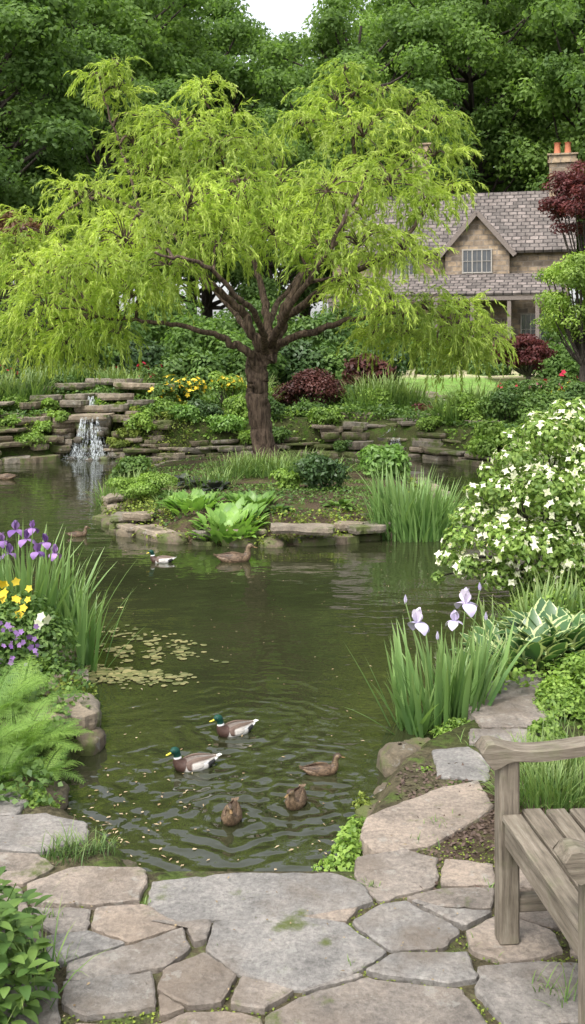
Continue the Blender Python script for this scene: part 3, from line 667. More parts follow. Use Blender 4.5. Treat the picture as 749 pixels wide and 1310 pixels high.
# ------------------------------------------------------------ island plants
x,y=G(292,668,.2); hosta('hosta_plant',x,y,.9,150,.26,.10,M_hosta,1,.45,(.2,1.3))
x,y=G(258,662,.2); hosta('hosta_plant',x-.1,y+.25,.7,90,.24,.09,M_hosta,2,.45,(.2,1.3))
x,y=G(322,660,.2); hosta('hosta_plant',x,y+.2,.6,70,.21,.085,M_hosta,3,.45,(.2,1.3))
x,y=G(184,638,.22); bush('spirea_shrub',x,y,.5,.4,.22,.035,6500,M_green2,stems=False,zc=.36,K=16)
x,y=G(170,612,.2); bush('green_shrub',x,y,.4,.3,.24,.06,2200,M_green,stems=False)
x,y=G(410,632,.25); bush('green_shrub',x,y,.40,.3,.26,.06,2900,M_dkgreen,stems=False)
x,y=G(368,632,.25); bush('groundcover_plant',x,y,.22,.2,.15,.05,1300,M_green2,stems=False)
x,y=G(490,612,.25); bush('green_shrub',x,y,.45,.4,.28,.08,2500,M_hosta,stems=False)
x,y=G(525,675,.1); blades('ornamental_grass',x,y,.42,.35,330,.76,.028,M_iris,1,.32,(.1,.6))
x,y=G(555,668,.1); blades('ornamental_grass',x,y,.3,.3,130,.62,.026,M_iris,2,.4,(.2,.8))
for (u,v,n,L) in ((330,608,260,.42),(300,612,220,.38),(385,604,220,.4),(355,612,160,.34),(270,622,120,.3),(230,640,80,.22),(410,612,120,.36)):
    x,y=G(u,v,.3); blades('ornamental_grass',x,y,.35,.3,n,L,.016,M_grass,3,.6,(.4,1.4))
x,y=G(150,630,.15); blades('ornamental_grass',x,y,.3,.3,160,.4,.016,M_grass,4,.6)
for (u,v) in ((252,624),(235,618),(275,628)):
    x,y=G(u,v,.28); hosta('heuchera_plant',x,y,.24,26,.22,.12,M_heu,int(u))
for (u,v,L) in ((430,650,.2),(215,640,.2),(350,655,.14)):
    x,y=G(u,v,.25); hosta('hosta_plant',x+.05,y,.22,22,L,.08,M_green,9+int(u))
def gcover(name,xmin,xmax,ymin,ymax,n,leaf,mat,seed,cond,h=.05,fr=1.5,thr=-.1,lift=0):
    rng=R(seed); x=rng.uniform(xmin,xmax,n); y=rng.uniform(ymin,ymax,n); z,s,si=hz(x,y,True); q=fnoise(np.stack([x,y],1),seed,fr)
    ok=cond(x,y,s,si)&(q>thr)&(z>-.01); x,y,z,q=x[ok],y[ok],z[ok],q[ok]; n=len(x)
    hh=h*np.clip(q-thr+.2,0,1.2)*rng.uniform(.2,1,n); P=np.stack([x,y,z+hh+lift],1); N=nz(rng.normal(size=(n,3))*.55+np.array([0,0,1]))
    t=MB(); qleaves(t,P,N,leaf*rng.uniform(.6,1.3,n),leaf*.75,rng,0); return t.obj(name,[mat])
gcover('groundcover_plant',-3,3,10,17,36000,.04,M_moss,41,lambda x,y,s,si:(si<.05)&(si>-.5),.09,2.5,-.35,.03)
gcover('groundcover_plant',-3,3,10,17,26000,.04,M_green,42,lambda x,y,s,si:(si<-.3),.07,1.8,.0)
gcover('groundcover_plant',1.0,4.5,4.6,12,42000,.035,M_green2,43,lambda x,y,s,si:(s>.02)&~((y<5.6)&(x<1.45))&(y>4.4),.12,1.5,-.6)
gcover('groundcover_plant',-5,-1,4.2,10,42000,.035,M_green,44,lambda x,y,s,si:(s>.0),.12,1.5,-.5)
gcover('groundcover_plant',-9,7,17,25,60000,.085,M_green,45,lambda x,y,s,si:(s>.5)&~((x>1.8)&(y>23)),.22,1.0,-.5)
gcover('groundcover_plant',-9,7,17,26,26000,.08,M_green2,46,lambda x,y,s,si:(s>.2)&~((x>1.8)&(y>23)),.25,1.2,.25)
gcover('moss_mat',-5.2,-2,19.4,22,9000,.05,M_moss,47,lambda x,y,s,si:(s>.0)&(abs(x+3.96)>.35),.1,1.5,-.2,.05)
def clump(u,v,z,rx,ry,n,leaf,mat,h=.05,name='groundcover_plant',seed=1):
    rng=R(int(u*7+v)+seed); x,y=G(u,v,z); a=rng.uniform(0,6.28,n); r=np.sqrt(rng.uniform(0,1,n))*(1+.25*np.sin(a*3+u)); P=np.stack([x+rx*r*np.cos(a),y+ry*r*np.sin(a),z+h*(1.1-r**2)*rng.uniform(.2,1,n)],1)
    N=nz(rng.normal(size=(n,3))*.5+np.array([0,0,1])+np.stack([np.cos(a)*r,np.sin(a)*r,0*r],1)*.6); t=MB(); qleaves(t,P,N,leaf*rng.uniform(.6,1.3,n),leaf*.8,rng,0); return t.obj(name,[mat])
clump(447,1098,.03,.07,.12,420,.024,M_green2,.10); clump(425,1112,.0,.07,.05,200,.02,M_green2,.05); clump(457,1070,.04,.06,.09,260,.024,M_green2,.08)
clump(545,1000,.06,.08,.06,360,.02,M_green2,.06); clump(590,938,.04,.14,.11,600,.022,M_green2,.07); clump(500,1018,.03,.03,.04,120,.018,M_moss,.04)
clump(465,1035,.0,.04,.12,200,.02,M_moss,.05); clump(575,950,.05,.08,.08,300,.02,M_green2,.06)
clump(45,1030,.1,.08,.06,400,.02,M_green2,.06); clump(85,880,.12,.10,.2,500,.025,M_moss,.05); clump(110,890,.08,.06,.18,300,.02,M_moss,.05); clump(40,870,.12,.15,.25,1200,.028,M_green2,.12)
clump(720,900,.13,.14,.3,2600,.024,M_green2,.12); clump(700,945,.13,.1,.15,700,.024,M_green2,.09)
for (x,y,z) in ((-3.25,19.9,.5),(-3.1,20.1,.75),(-2.9,20.0,.4),(-4.9,19.7,.45),(-5.4,19.5,.5),(-3.3,20.4,.95),(-5.8,19.6,.9),(-4.9,20.4,1.05),(-3.45,19.75,.3),(-6.2,19.0,.4),(-4.6,20.0,.8)):
    bush('groundcover_plant',x,y,.28,.2,.14,.06,900,M_moss if x>-3.5 else M_green2,zc=z,K=8,stems=False)
rng=R(51)
def tuft(u,v,n,L,t,z=.11,r=.03,wd=.004):
    x,y=G(u,v,z); a=rng.uniform(0,6.28,n); X_=x+r*rng.normal(size=n);Y_=y+r*rng.normal(size=n)
    strips(t,np.stack([X_,Y_,np.full(n,z)],1),a,rng.uniform(.8,1.5,n),rng.uniform(.2,1.4,n),L*rng.uniform(.5,1.2,n),wd,rng,4)
t=MB()
for (u,v,n,L,r) in ((95,1095,80,.10,.035),(128,1090,60,.09,.035),(75,1098,50,.11,.03),(60,1180,20,.08,.02),(80,1240,16,.10,.02),(475,1140,20,.05,.015),(700,1275,14,.10,.02),(720,1290,16,.12,.02),(560,1060,16,.05,.04),(545,1082,14,.05,.03),
  (270,1215,6,.03,.01),(200,1240,6,.03,.01),(450,1243,8,.04,.015),(600,1215,8,.05,.015),(190,1160,8,.04,.01),(630,1140,10,.05,.015),(640,1235,10,.04,.015),(600,950,20,.06,.04),(715,930,30,.08,.04)): tuft(u,v,n,L,t,r=r)
t.obj('grass_tuft',[M_grass])
t=MB()
n=16000; x=rng.uniform(-1.3,1.3,n); y=rng.uniform(2.6,4.5,n); s=sdist(x,y,pondP); q=fnoise(np.stack([x,y],1),77,4); ok=(s>.05)&(q>.15); x,y=x[ok],y[ok]
P=np.stack([x,y,.112+.008*rng.uniform(0,1,len(x))],1); qleaves(t,P,nz(rng.normal(size=(len(x),3))*.4+np.array([0,0,1])),.010,.009,rng,0); t.obj('joint_moss',[M_moss])
t=MB(); n=2600; x=rng.uniform(.45,1.6,n); y=rng.uniform(3.5,4.7,n); s=sdist(x,y,pondP); ok=s>.1; x,y=x[ok],y[ok]
P=np.stack([x,y,.112+.006*rng.uniform(0,1,len(x))],1); qleaves(t,P,nz(rng.normal(size=(len(x),3))*.4+np.array([0,0,1])),.025,.014,rng,0); t.obj('bark_mulch',[simple('bark_chip',(.09,.06,.045),.9)])
# fallen petals and leaves on the paving
t=MB(); n=150; x=rng.uniform(-1.2,1.3,n); y=rng.uniform(2.5,4.3,n); s=sdist(x,y,pondP); ok=s>.05; x,y=x[ok],y[ok]
P=np.stack([x,y,np.full(len(x),.139)],1); qleaves(t,P,nz(rng.normal(size=(len(x),3))*.15+np.array([0,0,1])),rng.uniform(.006,.018,len(x)),rng.uniform(.004,.009,len(x)),rng,0); t.obj('fallen_leaf_litter',[leafmat('dry_leaf',(.14,.09,.05),(.36,.28,.18),.1,.7)])
# ------------------------------------------------------------ right side near plants
def irisflowers(t,P,size,rng,mat):
    n=len(P)
    for j in range(3):
        az=rng.uniform(0,2,n)+j*2.094
        strips(t,P,az,1.25,rng.uniform(-.5,.1,n),size*.62,size*.5,rng,6,'petal',.5,1.2,mat)
        strips(t,P,az+1.05,.45,rng.uniform(1.9,2.5,n),size*.8,size*.58,rng,6,'petal',-.15,1.0,mat)
def iris(name,x,y,rx,ry,n,L,Wd,fl,mat,seed,fs=.11,zb=None,fm=None):
    rng=R(seed); t=blades(name,x,y,rx,ry,n,L,Wd,None,seed,.36,(.02,.45),obj=False,S=6)
    mats=[M_iris,fm or M_purp,M_yel]
    for (fx,fy,fz,sz,mt) in fl:
        b=np.array([fx+(x-fx)*.6,fy+(y-fy)*.6,max(hz1(x,y),0)]); tube(t,catmull([b,(b+np.array([fx,fy,fz]))/2+np.array([.01,0,.05]),(fx,fy,fz-.01)],8),np.linspace(.005,.0035,8),5,0,rnd=.4)
        if sz>.05: irisflowers(t,np.array([[fx,fy,fz]]),sz,rng,mt)
        else: strips(t,np.array([[fx,fy,fz-.02]]*4),np.arange(4)*1.57,1.45,-.1,.05,.018,rng,4,'petal',.5,1,mt)
    return t.obj(name,mats)
def WF(u,v,d): p=W(u,v,d); return p[0],p[1],p[2]
x,y=G(565,925,.02)
fl=[(*WF(534,797,y-.05),.135,1),(*WF(596,772,y),.14,1),(*WF(582,795,y+.1),.10,1),(*WF(519,768,y+.05),.04,1),(*WF(614,752,y+.1),.04,1),(*WF(560,815,y),.04,1)]
iris('iris_plant',x,y,.24,.16,92,.60,.031,fl,M_iris,61,fm=M_lav)
x2,y2=G(607,905,.05); iris('iris_plant',x2,y2,.12,.14,44,.50,.030,[(*WF(622,790,y2),.04,1)],M_iris,62,fm=M_lav)
x2,y2=G(515,930,-.0); iris('iris_plant',x2+.05,y2,.10,.10,20,.42,.026,[],M_iris,63,fm=M_lav)
x,y=G(680,850,.15); hosta('hosta_plant.001',x,y+.1,.7,130,.30,.12,M_hostav,71,.4,(.3,1.4))
x,y=G(735,840,.15); hosta('hosta_plant.001',x,y+.15,.7,110,.30,.12,M_hostav,72,.4,(.3,1.4))
x,y=G(650,835,.1); hosta('hosta_plant.001',x,y+.25,.5,70,.25,.10,M_hostav,73,.4,(.3,1.4))
x,y=G(700,800,.2); blades('ornamental_grass',x,y+.2,.4,.3,160,.35,.02,M_grass,74)
x,y=G(740,880,.15); bush('green_shrub',x+.05,y,.16,.2,.14,.03,1400,M_green2,stems=False)
def viburnum():
    rng=R(81); t=MB(); x0,y0=2.15,8.35
    C=[];RD=[]
    for (u,v,dy,r) in ((700,560,0,.24),(740,545,.2,.26),(665,590,-.1,.22),(640,630,-.2,.20),(700,630,-.4,.28),(610,660,-.1,.18),(590,690,-.2,.15),(575,715,-.2,.11),(650,690,-.4,.26),(600,725,-.3,.13),(700,700,-.5,.30),(750,640,-.3,.32),(760,590,0,.32),(750,720,-.4,.33),(640,735,-.3,.19),(690,540,.2,.13),(720,525,.2,.12),(655,560,.1,.11),(630,605,0,.12),(800,600,.2,.4),(800,680,0,.4),(780,550,.3,.3),(720,620,.5,.4),(680,670,.4,.35),(560,738,-.2,.06),(700,745,-.4,.22),(585,665,-.1,.07),(606,628,-.1,.07),(740,520,.2,.1)):
        p=W(u,v,8.2+dy); C.append(p); RD.append((r,r,r*.7))
    C=np.array(C);RD=np.array(RD)
    P,N,k=cloud(rng,19000,C,RD,.2,.6); ok=P[:,2]>.12; P,N=P[ok],N[ok]; n=len(P)
    qleaves(t,P,N,rng.uniform(.035,.065,n),rng.uniform(.022,.034,n),rng,0,.3)
    for c in C:
        b=np.array([x0+rng.normal()*.08,y0+rng.normal()*.08,.1]); tube(t,catmull([b,(b+c)/2+np.array([-.0,0,.12]),c],8),np.linspace(.022,.005,8),5,1,cap=False)
    P,N,k=cloud(rng,1100,C,RD*1.04,.35,.15); N=nz(N+np.array([-.1,-.2,.2])+rng.normal(size=N.shape)*.35); ok=(P[:,2]>.25)&(fnoise(P,4,4)>-.55); flowers(t,P[ok],N[ok],.068,4,rng,2,.15,.7)
    P,N,k=cloud(rng,700,C,RD*1.02,.35,.25); flowers(t,P,N,.04,5,rng,2,.25,.8)
    flowers(t,P+N*.005,N,.010,4,rng,3,.2,.9)
    t.obj('viburnum_shrub',[leafmat('viburnum_leaf',(.12,.22,.04),(.26,.38,.07),.35,.5),M_bark2,M_white,M_yel])
viburnum()
for (u,v,rx,ry,n,L) in ((700,1030,.2,.12,420,.22),(740,1000,.2,.14,300,.26),(680,985,.12,.12,200,.16)):
    x,y=G(u,v,.11); blades('grass_tuft',x,y,rx,ry,n,L,.006,M_grass,u,.5,(.3,1.4))
# ------------------------------------------------------------ left near plants
x,y=G(20,830,.15)
fl=[(*WF(u,v,y+dy),s,1) for (u,v,dy,s) in ((20,678,.3,.11),(34,690,.2,.11),(48,706,.1,.10),(58,694,.25,.10),(70,708,.2,.10),(12,708,.3,.11),(42,676,.2,.09),(3,692,.3,.10))]
iris('iris_plant',x,y+.25,.40,.3,180,.76,.030,fl,M_iris,65)
x2,y2=G(108,855,.0); iris('iris_plant',x2,y2,.11,.11,36,.60,.028,[],M_iris,66)
x2,y2=G(85,845,.0); iris('iris_plant',x2,y2,.1,.1,22,.5,.028,[],M_iris,67)
rng=R(68); t=MB()
def pans(us,vs,d,n,mat,size):
    P=np.array([W(rng.uniform(*us),rng.uniform(*vs),d+rng.uniform(-.15,.15)) for _ in range(n)]); flowers(t,P,nz(rng.normal(size=(n,3))*.45+np.array([.1,-1,.5])),size,5,rng,mat,.2,1.0)
pans((0,38),(740,790),6.1,16,1,.055); pans((40,60),(785,800),5.9,3,2,.065); pans((0,50),(795,860),5.9,26,3,.04); pans((-60,0),(740,850),6.1,20,3,.045)
x,y=G(15,870,.12); C=np.array([[x,y+.3,.35],[x-.2,y+.3,.4],[x+.15,y+.2,.25],[x-.1,y+.1,.3]]); P,N,_=cloud(rng,2600,C,np.array([[.2,.2,.22]]*4),.3); qleaves(t,P,N,.04,.022,rng,0)
t.obj('pansy_plant',[M_green,M_yel,M_white,M_purp])
for (u,v,n,L,sd) in ((22,968,20,.34,1),(-15,930,20,.38,2),(52,990,14,.24,3),(0,1004,16,.28,4),(26,912,18,.32,6),(-40,985,18,.38,5),(60,955,12,.2,7)):
    x,y=G(u,v,.11); fern('fern_plant',x,y,n,L,sd+100)
def leafy(name,x,y,r,h,n,leaf,mat,seed):
    rng=R(seed); t=MB(); 
    for k in range(14):
        a=rng.uniform(0,6.28); p=np.array([x+r*.9*cos(a)*rng.uniform(),y+r*.9*sin(a)*rng.uniform(),.1+h*rng.uniform(.6,1)]); tube(t,catmull([(x,y,.1),((x+p[0])/2,(y+p[1])/2,p[2]*.6),p],6),np.linspace(.004,.002,6),4,0,cap=False)
    a=rng.uniform(0,6.28,n); q=np.sqrt(rng.uniform(0,1,n)); P=np.stack([x+r*q*np.cos(a),y+r*q*np.sin(a),.1+h*rng.uniform(.15,1,n)*(1.05-.5*q**2)],1)
    strips(t,P,a+rng.normal(size=n)*.8,rng.uniform(-.1,.7,n),rng.uniform(.3,1.1,n),leaf*rng.uniform(.6,1.2,n),leaf*.5*rng.uniform(.8,1.2,n),rng,6,'petal',.2,1.2)
    return t.obj(name,[mat])
x,y=G(5,1335,.11); leafy('leafy_plant',x-.10,y+.10,.18,.33,360,.062,M_green,90)
x,y=G(-40,1240,.11); leafy('leafy_plant',x,y,.2,.30,300,.06,M_green,91)
t=MB(); 
for (u,v,n,L) in ((50,1290,14,.28),(40,1240,10,.3),(60,1250,8,.2)): tuft(u,v,n,L,t,r=.03,wd=.006)
t.obj('grass_tuft',[M_grass])
# ------------------------------------------------------------ back beds
def B(name,u,d,rx,ry,rz,leaf,n,mat,vtop=None,**k):
    x=(u-374.5)/FL*d; zc=None
    if vtop is not None: zc=CH-(vtop-455)/FL*d-rz*.95
    return bush(name,x,d,rx,ry,rz,leaf,n,mat,zc=zc,**k)
B('azalea_shrub',238,22,.65,.5,.4,.06,4200,M_green,478,fl=(M_yel,360,.11))
B('azalea_shrub',210,21.4,.4,.4,.3,.06,2000,M_green,490,fl=(M_yel,70,.10))
B('azalea_shrub',290,22.2,.5,.4,.35,.06,2500,M_green2,474,fl=(M_yel,110,.10))
B('rose_shrub',192,23.5,.4,.4,.4,.06,1500,M_green,464,fl=(M_redf,70,.12))
B('rose_shrub',150,24.5,.6,.4,.4,.07,1500,M_green,470,fl=(M_redf,14,.1))
B('rose_shrub',15,24.5,.6,.4,.4,.07,1500,M_green,462,fl=(M_redf,24,.12))
B('red_maple_shrub',405,22.6,.8,.6,.45,.065,6000,M_dkred,472)
B('red_maple_shrub',365,22.9,.4,.4,.3,.065,2200,M_dkred,490)
B('green_shrub',310,21.3,.5,.4,.35,.07,2600,M_green2,500); B('green_shrub',255,20.9,.5,.35,.3,.08,2200,M_dkgreen,525); B('green_shrub',345,21.1,.45,.3,.4,.08,2200,M_green,505)
B('green_shrub',200,20.7,.5,.35,.3,.07,2200,M_green2,532); B('green_shrub',290,20.6,.6,.3,.25,.08,2500,M_hosta,530); B('green_shrub',235,20.5,.4,.3,.25,.08,1800,M_hosta,540)
B('green_shrub',415,21,.4,.3,.3,.07,2000,M_green2,545); B('green_shrub',60,21.8,.7,.4,.3,.07,2000,M_green,505); B('green_shrub',40,19.4,.4,.3,.2,.06,1700,M_green2,560);B('green_shrub',182,20,.35,.3,.28,.07,1900,M_green2,556)
B('green_shrub',350,20.5,.35,.3,.2,.07,1500,M_green,545);B('green_shrub',320,20.4,.3,.3,.2,.07,1200,M_green2,548)
B('green_shrub',395,21.6,.6,.3,.25,.07,2400,M_green,522); B('green_shrub',15,20.6,.5,.3,.25,.07,1800,M_green2,515)
B('red_maple_shrub',543,22.0,.33,.3,.22,.05,1600,M_red,527)
B('green_shrub',550,20.3,.35,.3,.25,.06,1500,M_green2,556); B('green_shrub',440,20.4,.25,.2,.16,.06,900,M_green,562)
for (u,d,vt,rx,m_) in ((600,20.4,505,.6,M_green2),(650,20,498,.6,M_green),(700,19.6,500,.6,M_green),(745,19,490,.7,M_green),(590,22,512,.5,M_green),(630,18.7,540,.5,M_green2),(480,22.2,520,.5,M_green2),(450,22.6,512,.5,M_green)):
    B('green_shrub',u,d,rx,.5,.45,.08,3500,m_,vt)
B('rose_shrub',690,21.5,.5,.4,.4,.07,2000,M_green,482,fl=(M_pink,60,.12)); B('rose_shrub',655,22,.5,.4,.4,.07,2000,M_green,486,fl=(M_redf,30,.1)); B('rose_shrub',735,20.6,.5,.4,.4,.07,2000,M_green,486,fl=(M_yel,40,.11))
B('rose_shrub',720,22,.5,.4,.4,.07,2000,M_green,478,fl=(M_redf,40,.12))
for (u,d,n,L,rx) in ((490,22.6,360,.9,.6),(465,22.2,200,.8,.4),(520,22.5,240,.75,.4),(25,21,360,.75,.6),(-20,21,260,.75,.5),(160,22.2,260,.6,.5),(70,22.6,200,.6,.6),(610,21,260,.9,.5),(320,22.6,260,.8,.5),(110,23,200,.6,.7),(575,20.6,200,.7,.3)):
    blades('ornamental_grass',(u-374.5)/FL*d,d,rx,.4,n,L,.028,M_grass,u,.5,(.3,1.2))
def stree(name,u,v,d,rx,rz,leaf,n,mat,K=40,f=.3):
    c=W(u,v,d); x,y=c[0],c[1]; rng=R(int(u+v)+7); t=MB(); C,RD=lobes(rng,K,rx,rx,rz,f); C+=c; RD[:,2]*=.5
    P,N,k=cloud(rng,n,C,RD,.3,.5); qleaves(t,P,N,leaf*rng.uniform(.7,1.3,n),leaf*.55,rng,0,.3,rnd=np.clip(rng.uniform(0,.5,K)[k]+rng.uniform(0,.5,n),0,1))
    z0=hz1(x,y)-.1; fork=np.array([x+.1,y,z0+(c[2]-z0)*.45]); tube(t,catmull([(x,y,z0),(x+.05,y,(z0+fork[2])/2),fork],8),np.linspace(.09,.06,8),8,1)
    for q in C[::2]: tube(t,catmull([fork,(fork+q)/2+np.array([0,0,-.1]),q],7),np.linspace(.04,.01,7),5,1,cap=False)
    return t.obj(name,[mat,M_bark2])
stree('red_maple_tree',748,262,30,1.6,1.5,.10,12000,M_red,50,.26)
stree('lime_maple_tree',740,385,22,1.2,1.25,.08,12000,M_lime,70,.26)
stree('lime_maple_tree',795,350,22.5,1.2,1.2,.08,7000,M_lime)
stree('red_maple_tree',672,450,27,1.0,.6,.09,7500,M_red,36)
stree('rust_maple_tree',22,330,25,1.4,1.5,.11,8000,M_rust)
stree('rust_maple_tree',-50,350,26,1.5,1.5,.11,6000,M_rust)
rng=R(95)
for (u,d,vt,r,m_) in ((-40,30,330,2.2,M_green),(30,31,380,1.8,M_dkgreen),(80,33,350,2.2,M_back2),(140,31,390,1.7,M_green),(200,34,370,2.2,M_back2),(265,32,400,1.7,M_back2),(330,35,380,2.2,M_back2),(400,33,405,1.8,M_green),(455,36,385,2.2,M_back2),(520,42,400,1.9,M_back2),(110,27,430,1.2,M_green),(180,28,432,1.1,M_dkgreen),(250,27,440,1.1,M_green),(320,28,436,1.1,M_back2),(380,29,436,1.1,M_dkgreen),(440,29,438,1.1,M_green),(60,26.5,432,1.0,M_green2),(10,26,420,1.2,M_green),(490,31,440,1.0,M_dkgreen),(470,26,452,.7,M_dkred),(590,39,432,1.0,M_dkgreen),(625,36,452,1.0,M_green),(720,34,440,1.3,M_back2),(760,38,380,2.0,M_back2),(560,36,455,.9,M_green)):
    B('background_shrub',u,d,r,r*.8,r*.8,.13+.02*r,int(3000*r),m_,vt,K=30,stems=False)
# ------------------------------------------------------------ house
def brickmat(name,c1,c2,mortar,bw,bh,sc=1.0,rough=.9,ms=.012,off=.5):
    m,nt,out=newmat(name); b=nd(nt,'ShaderNodeTexBrick'); b.offset=off
    b.inputs['Color1'].default_value=(*c1,1);b.inputs['Color2'].default_value=(*c2,1);b.inputs['Mortar'].default_value=(*mortar,1)
    b.inputs['Scale'].default_value=1;b.inputs['Brick Width'].default_value=bw;b.inputs['Row Height'].default_value=bh;b.inputs['Mortar Size'].default_value=ms
    v=attr(nt,'uvt').outputs['Vector']; nv=nd(nt,'ShaderNodeTexNoise',inp={'Scale':2.0}); lk(nt,v,nv.inputs['Vector'])
    av=nd(nt,'ShaderNodeVectorMath',operation='MULTIPLY_ADD'); lk(nt,nv.outputs['Color'],av.inputs[0]); av.inputs[1].default_value=(.12,.10,0); lk(nt,v,av.inputs[2]); lk(nt,av.outputs[0],b.inputs['Vector'])
    n=noise(nt,3,6,.7); c=mix(nt,1.0,b.outputs[0],ramp(nt,n,[(.3,(.5,.48,.46)),(.7,(1.4,1.36,1.3))]),'MULTIPLY')
    p=nd(nt,'ShaderNodeBsdfPrincipled',inp={'Roughness':rough,'Specular IOR Level':.2}); lk(nt,c,p.inputs['Base Color']); iv=mth(nt,'SUBTRACT',1.0,b.outputs['Fac']); lk(nt,bump(nt,iv,.8,.05),p.inputs['Normal']); lk(nt,p.outputs[0],out.inputs[0]); return m
M_wall=brickmat('fieldstone_wall',(.36,.28,.195),(.15,.125,.105),(.24,.205,.17),.45,.24,ms=.03)
M_roof=brickmat('slate_roof',(.20,.175,.165),(.11,.10,.095),(.05,.045,.045),.40,.30,ms=.028)
M_wood=simple('painted_timber',(.16,.13,.11),.7); M_glass=simple('window_glass',(.03,.035,.04),.08,.8,3,0,.3); M_frame=simple('window_frame',(.30,.275,.24),.6); M_pot=simple('clay_pot',(.45,.16,.08),.8)
hs=empty('stone_house',(9.7,47,1.6)); hs.rotation_euler=(0,0,radians(-14))
def quadf(mb,a,b,c,d,mat=0,uv0=(0,0)):
    a,b,c,d=map(lambda v:np.array(v,float),(a,b,c,d)); L1=np.linalg.norm(b-a);L2=np.linalg.norm(d-a); ex=(b-a)/L1; ey=d-a-ex*np.dot(d-a,ex); ey/=np.linalg.norm(ey)
    uv=[[np.dot(p-a,ex)+uv0[0],np.dot(p-a,ey)+uv0[1],0] for p in(a,b,c,d)]; mb.add([a,b,c,d],[[0,1,2,3]],mat,.5,uv)
def trif(mb,a,b,c,mat=0):
    a,b,c=map(lambda v:np.array(v,float),(a,b,c)); ex=(b-a)/np.linalg.norm(b-a); ey=c-a-ex*np.dot(c-a,ex); ey/=np.linalg.norm(ey)
    mb.add([a,b,c],[[0,1,2]],mat,.5,[[np.dot(p-a,ex),np.dot(p-a,ey),0] for p in(a,b,c)])
x0,x1,EZ,RZ=-8.0,3.0,5.4,8.4; t=MB()
quadf(t,(x0,0,0),(x1,0,0),(x1,0,EZ),(x0,0,EZ)); quadf(t,(x1,0,0),(x1,7,0),(x1,7,EZ),(x1,0,EZ)); quadf(t,(x1,7,0),(x0,7,0),(x0,7,EZ),(x1,7,EZ)); quadf(t,(x0,7,0),(x0,0,0),(x0,0,EZ),(x0,7,EZ))
trif(t,(x1,0,EZ),(x1,7,EZ),(x1,3.5,RZ-.05)); trif(t,(x0,7,EZ),(x0,0,EZ),(x0,3.5,RZ-.05))
gx0,gx1,gc,gy=-2.55,.35,-1.1,-.7; GA=6.95; GE=5.25
quadf(t,(gx0,gy,0),(gx1,gy,0),(gx1,gy,GE),(gx0,gy,GE),0,(3,0)); trif(t,(gx0,gy,GE),(gx1,gy,GE),(gc,gy,GA-.05)); quadf(t,(gx1,gy,0),(gx1,0,0),(gx1,0,GE),(gx1,gy,GE)); quadf(t,(gx0,0,0),(gx0,gy,0),(gx0,gy,GE),(gx0,0,GE))
t.obj('walls',[M_wall],False,parent=hs)
def roofslab(mb,a,b,c,d,th=.14):
    a,b,c,d=map(lambda v:np.array(v,float),(a,b,c,d)); n=np.cross(b-a,d-a); n/=np.linalg.norm(n); 
    if n[2]<0:n=-n
    quadf(mb,a+n*th,b+n*th,c+n*th,d+n*th); A=[a,b,c,d]
    for i in range(4): quadf(mb,A[i],A[(i+1)%4],A[(i+1)%4]+n*th,A[i]+n*th)
    quadf(mb,d,c,b,a)
t=MB(); sl=(RZ-EZ)/3.5
roofslab(t,(x0-.3,-.35,EZ-.35*sl),(x1+.3,-.35,EZ-.35*sl),(x1+.3,3.5,RZ),(x0-.3,3.5,RZ)); roofslab(t,(x1+.3,7.35,EZ-.35*sl),(x0-.3,7.35,EZ-.35*sl),(x0-.3,3.49,RZ),(x1+.3,3.49,RZ))
gs=(GA-GE)/1.45
def yb(z): return (z-EZ)/sl
for sgn in(-1,1):
    ex=gc+sgn*1.7; ez=GA-gs*1.7
    roofslab(t,(ex,gy-.25,ez),(gc,gy-.25,GA),(gc,yb(GA)+.3,GA),(ex,max(yb(ez),0)+.35,ez),.12)
roofslab(t,(x0,-2.6,3.05),(x1-.2,-2.6,3.05),(x1-.2,-.72,4.05),(x0,-.72,4.05),.1)
t.obj('roof',[M_roof],False,parent=hs)
t=MB(); box(t,((x0+x1)/2,-2.5,2.93),(x1-x0-.3,.14,.2))
for px_ in(-7.6,-6,-4.4,-2.8,-1.2,.4,1.6,2.6): box(t,(px_,-2.45,1.4),(.17,.17,2.86))
for sgn in(-1,1):
    ang=math.atan2(gs,1)*-sgn; L=1.7*math.hypot(1,gs); ca,sa=cos(ang),sin(ang)
    box(t,(gc+sgn*.85,gy-.30,GA-gs*.85-.02),(L,.06,.2),0,[[ca,0,-sa],[0,1,0],[sa,0,ca]])
t.obj('porch_frame',[M_wood],False,parent=hs)
t=MB(); g=MB()
def window(cx,y,z0,w,h,n):
    box(g,(cx,y-.01,z0+h/2),(w,.04,h))
    for k in range(n+1): box(t,(cx-w/2+w*k/n,y-.05,z0+h/2),(.06,.08,h+.08))
    for zz in(z0,z0+h,z0+h*.5): box(t,(cx,y-.052,zz),(w+.09,.07,.06 if zz!=z0+h*.5 else .025))
    for k in range(n): box(t,(cx-w/2+w*(k+.5)/n,y-.045,z0+h/2),(.022,.05,h))
window(gc,gy,4.2,1.3,1.05,3); window(-4.5,0,4.2,1.2,1,3); window(1.5,0,.9,1.3,1.4,3); window(-4.5,0,.9,1.4,1.4,3)
t.obj('window_frames',[M_frame],False,parent=hs); g.obj('window_glass',[M_glass],False,parent=hs)
t=MB(); box(t,(-1.1,gy-.03,1.25),(1.1,.06,2.5)); t.obj('door',[M_wood],False,parent=hs)
t=MB()
